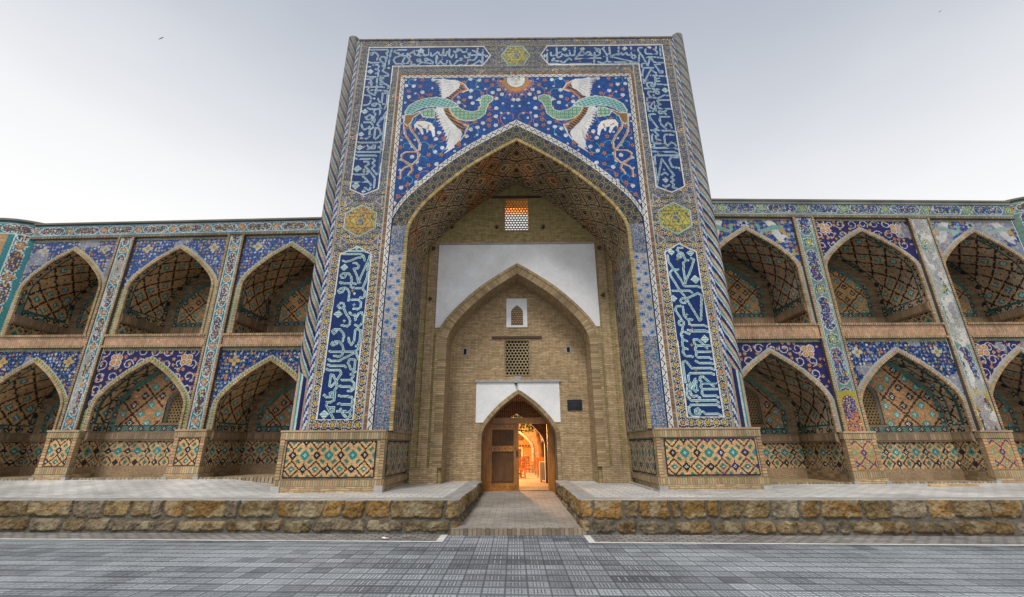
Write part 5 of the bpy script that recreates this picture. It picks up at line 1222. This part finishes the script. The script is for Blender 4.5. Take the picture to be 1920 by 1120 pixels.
            C[bo] = vk; C[bo, :3] *= (.75+.5*hash2(np.floor(Sg/.03), np.floor(Yg/.06), 8))[bo][..., None]
            teal_ = bo & (fbm(Sg*2.2, Yg*2.2, 13) > .60); C[teal_] = (.09, .17, .14, .5)
            motifs(yy, top-.105, .30, C, bo & (top < .21), (.03, .024, .024, .4), (.42, .42, .38, .4)); motifs(Sc, yy-.10, .30, C, bo & (yy < .20) & (top > .2), (.03, .024, .024, .4), (.42, .42, .38, .4)); motifs(Sc, dep-.08-yy, .30, C, bo & (yy > dep-.16) & (top > .2), (.03, .024, .024, .4), (.42, .42, .38, .4))
            fr_l = ((np.abs(top-.215) < .024) & (yy > .18) & (yy < dep-.14)) | ((np.abs(yy-.20) < .022) & (top > .2)) | ((np.abs(yy-dep+.16) < .022) & (top > .2)); C[fr_l] = (.03, .09, .085, .6)
            dd = lattice(Yg+.1, zz-zl0+.3, .0215, 24, 'dado', ((.42, .29, .15, .05), (.022, .018, .025, .4), (.04, .15, .12, .6), (.03, .20, .19, .6), (.50, .52, .50, .5)))
            k_ = zz < zl0; C[k_] = dd[k_]
            if not up: k_ = zz < zf+.28; C[k_] = (.27, .19, .115, 0); C[k_, :3] *= (.7+.6*hash2(np.floor(Sg/.05), np.floor(Yg/.22), 2))[k_][..., None]
            P = np.zeros((len(s), len(ye), 3)); P[..., 0] = pth[:, 0:1]; P[..., 2] = pth[:, 1:2]; P[..., 1] = ye[None]
            m = M(); m.grid(P, C); niche = bld(m, 'niche', ROUGHT)
            # back wall
            Bk = Cv(bc-hw-.02, bc+hw+.02, z0-.02, za+.02, .026); U, V = Bk.U, Bk.V
            Bk.C = arr(U.shape, (.22, .16, .095, 0)); Bk.C[..., :3] *= (.7+.6*hash2(np.floor(U/.2+.5*(np.floor(V/.05) % 2)), np.floor(V/.05), 3))[..., None]
            if shallow: ph, ps, pa_ = hw*.97, zs, za-.03
            else: ph, ps, pa_ = hw*.80, zs-.12, za-(.40 if up else .36)
            pin = in_arch(U, V, bc, ph, ps, pa_) & (V > zl1+.02)
            Lp = lattice(U-bc+(.2 if shallow else .1), V-zl1, .030 if not shallow else .034, 28, 'four', ((.46, .29, .13, .1) if up else (.36, .21, .10, .1), (.03, .022, .02, .4), (.022, .018, .022, .5), (.05, .22, .19, .7), (.46, .47, .45, .5)))
            Bk.C[pin] = Lp[pin]
            pin2 = in_arch(U, V, bc, ph-.13, ps-.05, pa_-.15) & (V > zl1+.20)
            edge = pin & ~pin2; Eb = arr(U.shape, (.09, .17, .14, .5)); Eb[..., :3] *= (.7+.6*hash2(np.floor(U/.05), np.floor(V/.026), 8))[..., None]; motifs(U-bc, V-zl1-.11, .30, Eb, V < zl1+.22, (.03, .024, .024, .4), (.42, .42, .38, .4)); motifs(V, np.abs(U-bc)-ph+.065, .30, Eb, V >= zl1+.22, (.03, .024, .024, .4), (.42, .42, .38, .4))
            Bk.C[edge] = Eb[edge]
            rim = in_arch(U, V, bc, ph-.12, ps-.05, pa_-.14) & (V > zl1+.18) & ~pin2 & pin; Bk.C[rim] = (.02, .05, .05, .6)
            dd = lattice(U-bc, V-zl0+.30, .0215, 24, 'dado', ((.43, .295, .15, .05), (.022, .018, .025, .4), (.04, .15, .12, .6), (.03, .20, .19, .6), (.50, .52, .50, .5))); k_ = V < zl0; Bk.C[k_] = dd[k_]
            if not up: k_ = V < zf+.28; Bk.C[k_] = (.27, .19, .115, 0)
            Bk.vary(6, .22)
            win = prm['win'][n] if not up else None
            msk = np.ones(U.shape, bool)
            if win:
                wx, whw, wz0, wzs, wza = win; wx = bc+wx; msk &= ~(in_arch(U, V, wx, whw, wzs, wza) & (V > wz0))
                fr2 = in_arch(U, V, wx, whw+.08, wzs, wza+.08) & (V > wz0-.07) & msk; Bk.C[fr2] = (.24, .165, .095, 0)
            bw_ = bld(Bk.mesh(lambda U, V: (U, 0*U+Y1-.005, V), msk), 'niche_back', ROUGHT, niche)
            if win:
                m = M(); p, _ = arch_path(wx, whw, wzs, wza, wz0, .06); arch_trim(m, p, Y1, 0, .05, .02, 2, ((.30, .21, .12, 0),), (.2, .14, .08, 0)); soffit(m, wx, whw, wzs, wza, wz0, Y1-.01, Y1+.22); m.quad((wx-whw, Y1, wz0), (wx+whw, Y1, wz0), (wx+whw, Y1+.22, wz0), (wx-whw, Y1+.22, wz0), (.25, .17, .1, 0))
                lattice_plate(m, wx-whw, wx+whw, wz0, wza, Y1+.12, Y1+.16, .085, .026, (.27, .185, .09, 0), clip=lambda x, z: abs(x-wx) < whw and z < arch_z(x-wx, whw, wzs, wza)+.03)
                m.quad((wx-whw, Y1+.21, wz0), (wx+whw, Y1+.21, wz0), (wx+whw, Y1+.21, wza), (wx-whw, Y1+.21, wza), (.02, .014, .008, 0))
                bld(m, 'lattice_window', ROUGHT, niche)
            # ledge of upright bricks round the niche, floor
            m = M(); e = .055; cols = ((.30, .20, .12, 0), (.25, .18, .10, 0), (.34, .21, .13, 0))
            xl_, xr_ = bc-hw, bc+hw
            soldier(m, (xl_+e, YW+.02), (xl_+e, Y1), zl0, zl1, (1, 0), .02, .07, cols); soldier(m, (xr_-e, Y1), (xr_-e, YW+.02), zl0, zl1, (-1, 0), .02, .07, cols); soldier(m, (xl_, Y1-e), (xr_, Y1-e), zl0, zl1, (0, -1), .02, .07, cols)
            for q in ((xl_, xl_+e, YW+.02, Y1), (xr_-e, xr_, YW+.02, Y1)): m.box(*q, zl0-.035, zl1+.03, (.27, .18, .11, 0))
            m.box(xl_+e, xr_-e, Y1-e, Y1, zl0-.035, zl1+.03, (.27, .18, .11, 0)); bld(m, 'brick_ledge', ROUGHT, niche)
            m = M(); zq = z0 if up else zf-.002
            if up: m.quad((xl_, YW-.02, zq), (xr_, YW-.02, zq), (xr_, Y1, zq), (xl_, Y1, zq))
            else: m.quad((xl_-.1, YW-.1, zf+.012), (xr_+.1, YW-.1, zf+.012), (xr_+.1, Y1, zf+.012), (xl_-.1, Y1, zf+.012))
            bld(m, 'niche_floor', BRICK, niche)
            if up:
                sx = -1 if not left else 1
                q0, q1 = (bc-.46, bc-.08) if left else ((bc-.02, bc+.2) if n < 2 else (bc+.45, bc+1.15))
                m = M(); m.box(q0, q1, Y1-.06, Y1-.02, z0+.06, z0+.62); bld(m, 'low_opening', VOID, niche)
    # rope-like brick kerb along the foot
    x0, x1 = fl(X(5.25), X(xe+.3)); n_ = int((x1-x0)/.095); m = M()
    for i in range(n_):
        xx = x0+i*.095; c = np.array((.33, .27, .19, 0))*random.uniform(.6, 1.2); hz = zf+.035+.015*random.random()
        if any(abs(xx-X(p)) < .44 for p in pil):
            if m.ch: bld(m, 'foot_kerb', ROUGHT); m = M()
            continue
        m.add([(xx, YW-.15, zf-.12), (xx+.085, YW-.15, zf-.12), (xx+.085, YW-.15, hz-.012), (xx+.055, YW-.15, hz), (xx+.01, YW-.15, hz-.02), (xx, YW-.05, zf-.12), (xx+.085, YW-.05, zf-.12), (xx+.085, YW-.05, hz-.012), (xx+.055, YW-.05, hz), (xx+.01, YW-.05, hz-.02)], [[0, 1, 2, 3], [3, 2, 7, 8], [4, 3, 8, 9], [0, 3, 4, 4]], c)
    bld(m, 'foot_kerb', ROUGHT)
    # end tower
    tw = thing('corner_tower', prm['tower_label'], 'tower', (X(15.4), YW+1.0, zf))
    zt = zco-prm['drop']*8.3; R = 1.55
    Tc = Cv(-1.06, 1.6, zf-.2, zt, .03); tx = 15.15 if left else 15.72; U, V = Tc.U, Tc.V
    gcol = (.03, .165, .18, .7) if left else (.12, .20, .165, .6)
    fln = floral(U, V, .065, (.06, .055, .09, .5) if left else (.03, .045, .12, .6), [(.42, .42, .42, .5), (.42, .18, .06, .5), (.42, .34, .10, .5)], None, .9, 3)
    Tc.C = cartouche_band(V+.25, U+.72, gcol, (.42, .47, .47, .5), fln, .98, .155)
    fz = V > zt-.42; Tc.C[fz] = cartouche_band(U, V-zt+.24, gcol, (.40, .44, .45, .5), floral(U, V, .062, (.065, .06, .085, .5), [(.42, .42, .40, .5), (.30, .16, .09, .4), (.36, .33, .12, .5)], None, .9, 2), 1.02, .13)[fz]
    pan = (U > -.36) & (V < zt-.42)
    Tc.C[pan] = floral(U, V, .11, (.03, .04, .15, .7), [(.45, .46, .48, .6), (.42, .18, .05, .5), (.40, .32, .10, .5)], (.06, .11, .20, .6), .85, 2)[pan]
    fr_ = pan & ((U < -.20) | (V > zt-.52)); Tc.C[fr_] = brickrow(V, .06)[fr_]
    k_ = V < zd; Tc.C[k_] = (.38, .27, .16, 0); k_ = (V > zf+.3) & (V < zd-.2); Tc.C[k_] = lattice(U, V, .0215, 24, 'dado', DPAL)[k_]
    Tc.vary(2, .2)
    def ft(U, V):
        a = U/R; return (sgn*(tx+R*np.sin(a)), YW+1.25-R*np.cos(a), V)
    tb = Tc.mesh(ft).build('tower_shaft', TILE, tw)
    m = M(); q = np.linspace(-.70, 1.03, 30); 
    for z0, z1, r in ((zt, zt+.06, R+.06),):
        P = np.zeros((30, 4, 3))
        for j, (rr_, zz_) in enumerate(((R, z0), (r, z0), (r, z1), (.1, z1+.02))): P[:, j, 0] = sgn*(tx+rr_*np.sin(q)); P[:, j, 1] = YW+1.25-rr_*np.cos(q); P[:, j, 2] = zz_
        m.grid(P, (.17, .15, .12, 0))
    m.build('tower_cap', ROUGHT, tw)
arcade(-1, dict(levels=(-.69, .45, 2.60, 2.97, 6.06, 6.52), drop=.018, end=14.35, pw=.35, pil=[8.26, 11.48], bays=[(6.63, 1.23), (9.86, 1.21), (12.97, 1.12)],
    upper=(4.35, 5.66), lower=(1.0, 2.27), style=(('floral', 'scroll', 'floral'), ('floral', 'floral', 'floral')), wear=(.20, .36), bwear=(0, .34, .5),
    win=(None, (.52, .30, .68, 1.25, 1.58), None),
    label='left two-storey tiled arcade with turquoise pilasters between its arches', tower_label='turquoise tiled round corner tower at the far left end of the arcade'))
arcade(1, dict(levels=(-.90, .29, 2.70, 3.13, 6.50, 7.04), drop=.020, end=14.72, pw=.49, pil=[8.47, 11.87], bays=[(6.74, 1.30), (10.13, 1.33), (13.40, 1.24)],
    upper=(4.75, 6.05), lower=(.95, 2.37), style=(('scroll', 'floral', 'scroll'), ('birds', 'scroll', 'birds')), wear=(.27, .50), bwear=(0, .38, .55),
    win=((.04, .30, .56, 1.3, 1.70), (-.60, .27, .50, 1.28, 1.64), None),
    label='right two-storey tiled arcade with pale worn pilasters and small white birds over its upper arches', tower_label='worn tiled round corner tower at the far right end of the arcade'))

# ------------------------------------------------------------------ courtyard beyond the door
ZC = -1.2
m = M(); m.quad((-14, 3.7, ZC), (14, 3.7, ZC), (14, 16, ZC), (-14, 16, ZC)); structure(m.build('courtyard_floor', COURT))
WARMB = mat_brick('warm_courtyard_brick', (.50, .28, .11, 1), (.42, .22, .08, 1), (.33, .19, .08, 1), .23, .06, .006, stain=(.36, .22, .11, 1))
cb = thing('courtyard_building', 'warm lit brick arcade across the courtyard, seen through the open door', 'building', (0, 15, ZC))
m = M()
for x0, x1, xc in ((-4.2, -1.6, -2.9), (-1.6, 1.1, -.32), (1.1, 3.7, 2.35), (3.7, 6.3, 5.0)): wall_arch(m, x0, x1, ZC, 4.2, 15, xc, 1.18, -.1, 1.05)
m.quad((-4.2, 15.9, ZC), (6.3, 15.9, ZC), (6.3, 15.9, 2), (-4.2, 15.9, 2)); m.build('wall', WARMB, cb)
m = M()
for xc in (-2.9, -.32, 2.35, 5.0):
    p, _ = arch_path(xc, 1.18, -.1, 1.05, ZC, .08); arch_trim(m, p, 15, -.06, .05, .05, 1, ((.50, .42, .30, 0),), (.5, .4, .28, 0)); soffit(m, xc, 1.18, -.1, 1.05, ZC, 15, 15.9)
m.build('arch_edge', ROUGHT, cb)
m = M(); m.box(-.42, .34, 15.84, 15.89, ZC, -.02, (.6, .52, .4, 0)); w = m.build('door', ROUGHT, cb)
m = M(); m.box(-.30, .24, 15.80, 15.84, ZC, -.10); m.build('door_leaf', DOORDARK, w)
m = M(); m.box(-1.5, .85, 15.8, 15.9, -.02, .12, (.40, .20, .08, 0)); 
for x in np.arange(-1.45, .8, .16): m.box(x, x+.09, 15.78, 15.8, .01, .09, (.06, .035, .02, 0))
m.build('tile_frieze', ROUGHT, cb)
m = M(); lattice_plate(m, -.05, .34, .35, .86, 15.8, 15.85, .11, .03, (.25, .12, .05, 0)); m.box(-.05, .34, 15.86, 15.88, .35, .86, (.03, .015, .01, 0)); m.build('lattice_window', ROUGHT, cb)
tr = thing('tree', 'courtyard tree with a leaning bare trunk and dark leaves behind the open door', 'tree', (1.12, 11.5, ZC))
m = M(); m.tube([(1.16, 11.5, ZC), (1.12, 11.5, -.6), (1.05, 11.5, .1), (.95, 11.45, .7), (.92, 11.4, 1.4), (.9, 11.4, 2.2)], [.15, .115, .10, .085, .07, .05], 9)
for dx, dy, dz in ((-.9, -.2, .5), (.8, .3, .9), (-.4, .6, .9), (-.6, -.7, 1.0)): m.tube([(.93, 11.43, 1.0), (.93+dx*.5, 11.43+dy*.5, 1.0+dz*.6), (.93+dx, 11.43+dy, 1.0+dz)], [.05, .035, .015], 6)
BARK = mat_plain('tree_bark', (.25, .13, .07), .9, .5, 5, .6); m.build('trunk', BARK, tr)
m = M(); R = np.random.default_rng(4)
for _ in range(2600):
    c = np.array((.55, 11.2, 1.45))+R.normal(0, 1, 3)*np.array((.8, .7, .5)); 
    if c[2] < .52+.35*abs(c[0]-.3): continue
    a, b_ = R.normal(0, 1, (2, 3)); a /= np.linalg.norm(a); b_ -= a*(a@b_); b_ /= np.linalg.norm(b_); L = R.uniform(.05, .10)
    m.quad(c-a*L, c+b_*L*.5, c+a*L, c-b_*L*.5, np.array((.035, .07, .02, .2))*R.uniform(.6, 1.5))
m.build('crown', ROUGHT, tr)
def make_chair(label, loc, rot):
    t = thing('wooden_chair', label, 'chair', (0, 0, 0), 'wooden chairs in the courtyard')
    m = M(); m.box(-.26, .26, -.25, .25, .40, .44); m.build('seat', CHAIRW, t)
    for sx in (-1, 1):
        m = M(); m.box(sx*.24-.025, sx*.24+.025, -.25, -.20, 0, .62); m.build('leg', CHAIRW, t)
        m = M(); m.box(sx*.24-.025, sx*.24+.025, .21, .26, 0, .92); m.build('leg', CHAIRW, t)
        m = M(); m.box(sx*.24-.03, sx*.24+.03, -.27, .24, .62, .655); m.build('armrest', CHAIRW, t)
    m = M()
    for z in (.52, .62, .72, .82): m.box(-.22, .22, .22, .245, z, z+.055)
    m.box(-.27, .27, .21, .26, .90, .97); m.build('backrest', CHAIRW, t)
    m = M(); m.box(-.22, .22, -.24, -.215, .18, .22); m.build('stretcher', CHAIRW, t); m = M(); m.box(-.22, .22, .22, .245, .18, .22); m.build('stretcher', CHAIRW, t)
    t.location = loc; t.rotation_euler = (0, 0, rot); t.scale = (.8, .8, .76); return t
def copy_thing(o, label, loc, rot):
    r = o.copy(); COL.objects.link(r); r.location = loc; r.rotation_euler = (0, 0, rot); r['label'] = label
    for ch in o.children:
        c = ch.copy(); COL.objects.link(c); c.parent = r
    return r
c0 = make_chair('orange wooden chair nearest the closed door leaf, seen through the doorway', (.04, 9.0, ZC), math.radians(205))
for lb, loc, rt in (('orange wooden chair just behind the one beside the door leaf', (-.12, 9.9, ZC), 190), ('orange wooden chair farthest back, in front of the courtyard wall', (.52, 13.0, ZC), 30),
                    ('orange wooden chair partly hidden by the pale cabinet', (1.06, 9.2, ZC), 165), ('orange wooden chair behind the pale cabinet, farther from the door', (1.16, 10.1, ZC), 172),
                    ('orange wooden chair third along the right row below the tree trunk', (1.05, 11.0, ZC), 160)):
    copy_thing(c0, lb, loc, math.radians(rt))
cab = thing('cabinet', 'pale metal cabinet on small feet inside the doorway on the right', 'cabinet', (.98, 6.9, ZC))
APPL = mat_plain('pale_enamel', (.72, .66, .54), .4, .06, 3, .05)
m = M(); m.box(.78, 1.18, 6.75, 7.1, ZC+.06, -.52); m.build('body', APPL, cab)
m = M(); m.box(.80, 1.16, 6.735, 6.75, ZC+.12, -.58); m.build('door', mat_plain('grey_panel', (.62, .56, .45), .5, .08, 4), cab)
for x in (.82, 1.13):
    m = M(); m.box(x-.02, x+.02, 6.78, 6.82, ZC, ZC+.06); m.build('foot', IRON, cab)
# warm lamps that light the courtyard and the loft behind the upper lattice
def lamp(name, loc, e, size):
    l = bpy.data.lights.new(name, 'POINT'); l.energy = e; l.color = (1.0, .45, .12); l.shadow_soft_size = size
    o = bpy.data.objects.new(name, l); COL.objects.link(o); o.location = loc
lamp('courtyard_lamp', (-1.0, 10.2, 2.0), 1300, .2); lamp('courtyard_lamp', (-1.3, 13.6, .6), 700, .2); lamp('courtyard_lamp', (-.5, 7.5, 2.3), 900, .15); lamp('loft_lamp', (0, 4.4, 8.0), 330, .2)

# ------------------------------------------------------------------ small things
m = M(); m.box(9.13, 10.22, .54, .60, -.895, -.855); o = m.build('timber_plank', mat_wood('fresh_yellow_pine', (.62, .40, .16, 1), (.52, .32, .12, 1), .6, 'X')); tag(o, 'long pale yellow timber plank lying on the right terrace', 'plank')
def scrap(x, y, z, s, lb):
    m = M(); R = np.random.default_rng(int(abs(x)*100)); n = 5; P = np.zeros((n, 4, 3))
    for i in range(n):
        for j in range(4): P[i, j] = (x+(i-2)*s*.5, y+(j-1.5)*s*.3, z+.012+.02*R.random())
    m.grid(P, (.75, .75, .74, 0)); tag(m.build('paper_scrap', ROUGHT), lb, 'litter')
scrap(-.62-1.65, -2.02, ZR+.01, .06, 'crumpled white paper scrap on the cobble strip, the one nearer the road'); scrap(-1.95, -1.86, ZR+.01, .035, 'smaller white paper scrap close under the left terrace wall')
scrap(3.35, -1.4, -.88, .03, 'tiny white scrap on the edge of the right terrace')
def bird(lb, px, py, d, col):
    x = (px-960)/813.016; y = -(py-560)/813.016
    p = Vector((-.1305, -10, 0))+d*(Vector(_f)+Vector(_r)*x+Vector(_u)*y)
    t = thing('bird', lb, 'bird', tuple(p)); m = M(); s = .30
    m.tube([(p.x-.06, p.y-.22, p.z), (p.x-.03, p.y-.08, p.z), (p.x, p.y+.1, p.z), (p.x+.02, p.y+.26, p.z)], [.02, .06, .055, .01], 7, col); m.build('body', ROUGHT, t)
    for s_ in (-1, 1):
        m = M(); m.add([(p.x+s_*.04, p.y-.1, p.z+.02), (p.x+s_*.34, p.y-.12, p.z+.02+s_*.24), (p.x+s_*.70, p.y+.08, p.z+s_*.42), (p.x+s_*.32, p.y+.10, p.z+s_*.18), (p.x+s_*.04, p.y+.12, p.z+.01)], [[0, 1, 3, 4], [1, 2, 3, 3]], col); m.build('wing', ROUGHT, t)
bird('tiny distant grey bird in the sky left of the portal', 302, 72, 120, (.30, .30, .31, 0)); bird('tiny distant bird in the sky high above the right arcade', 1762, 22, 120, (.26, .27, .29, 0))
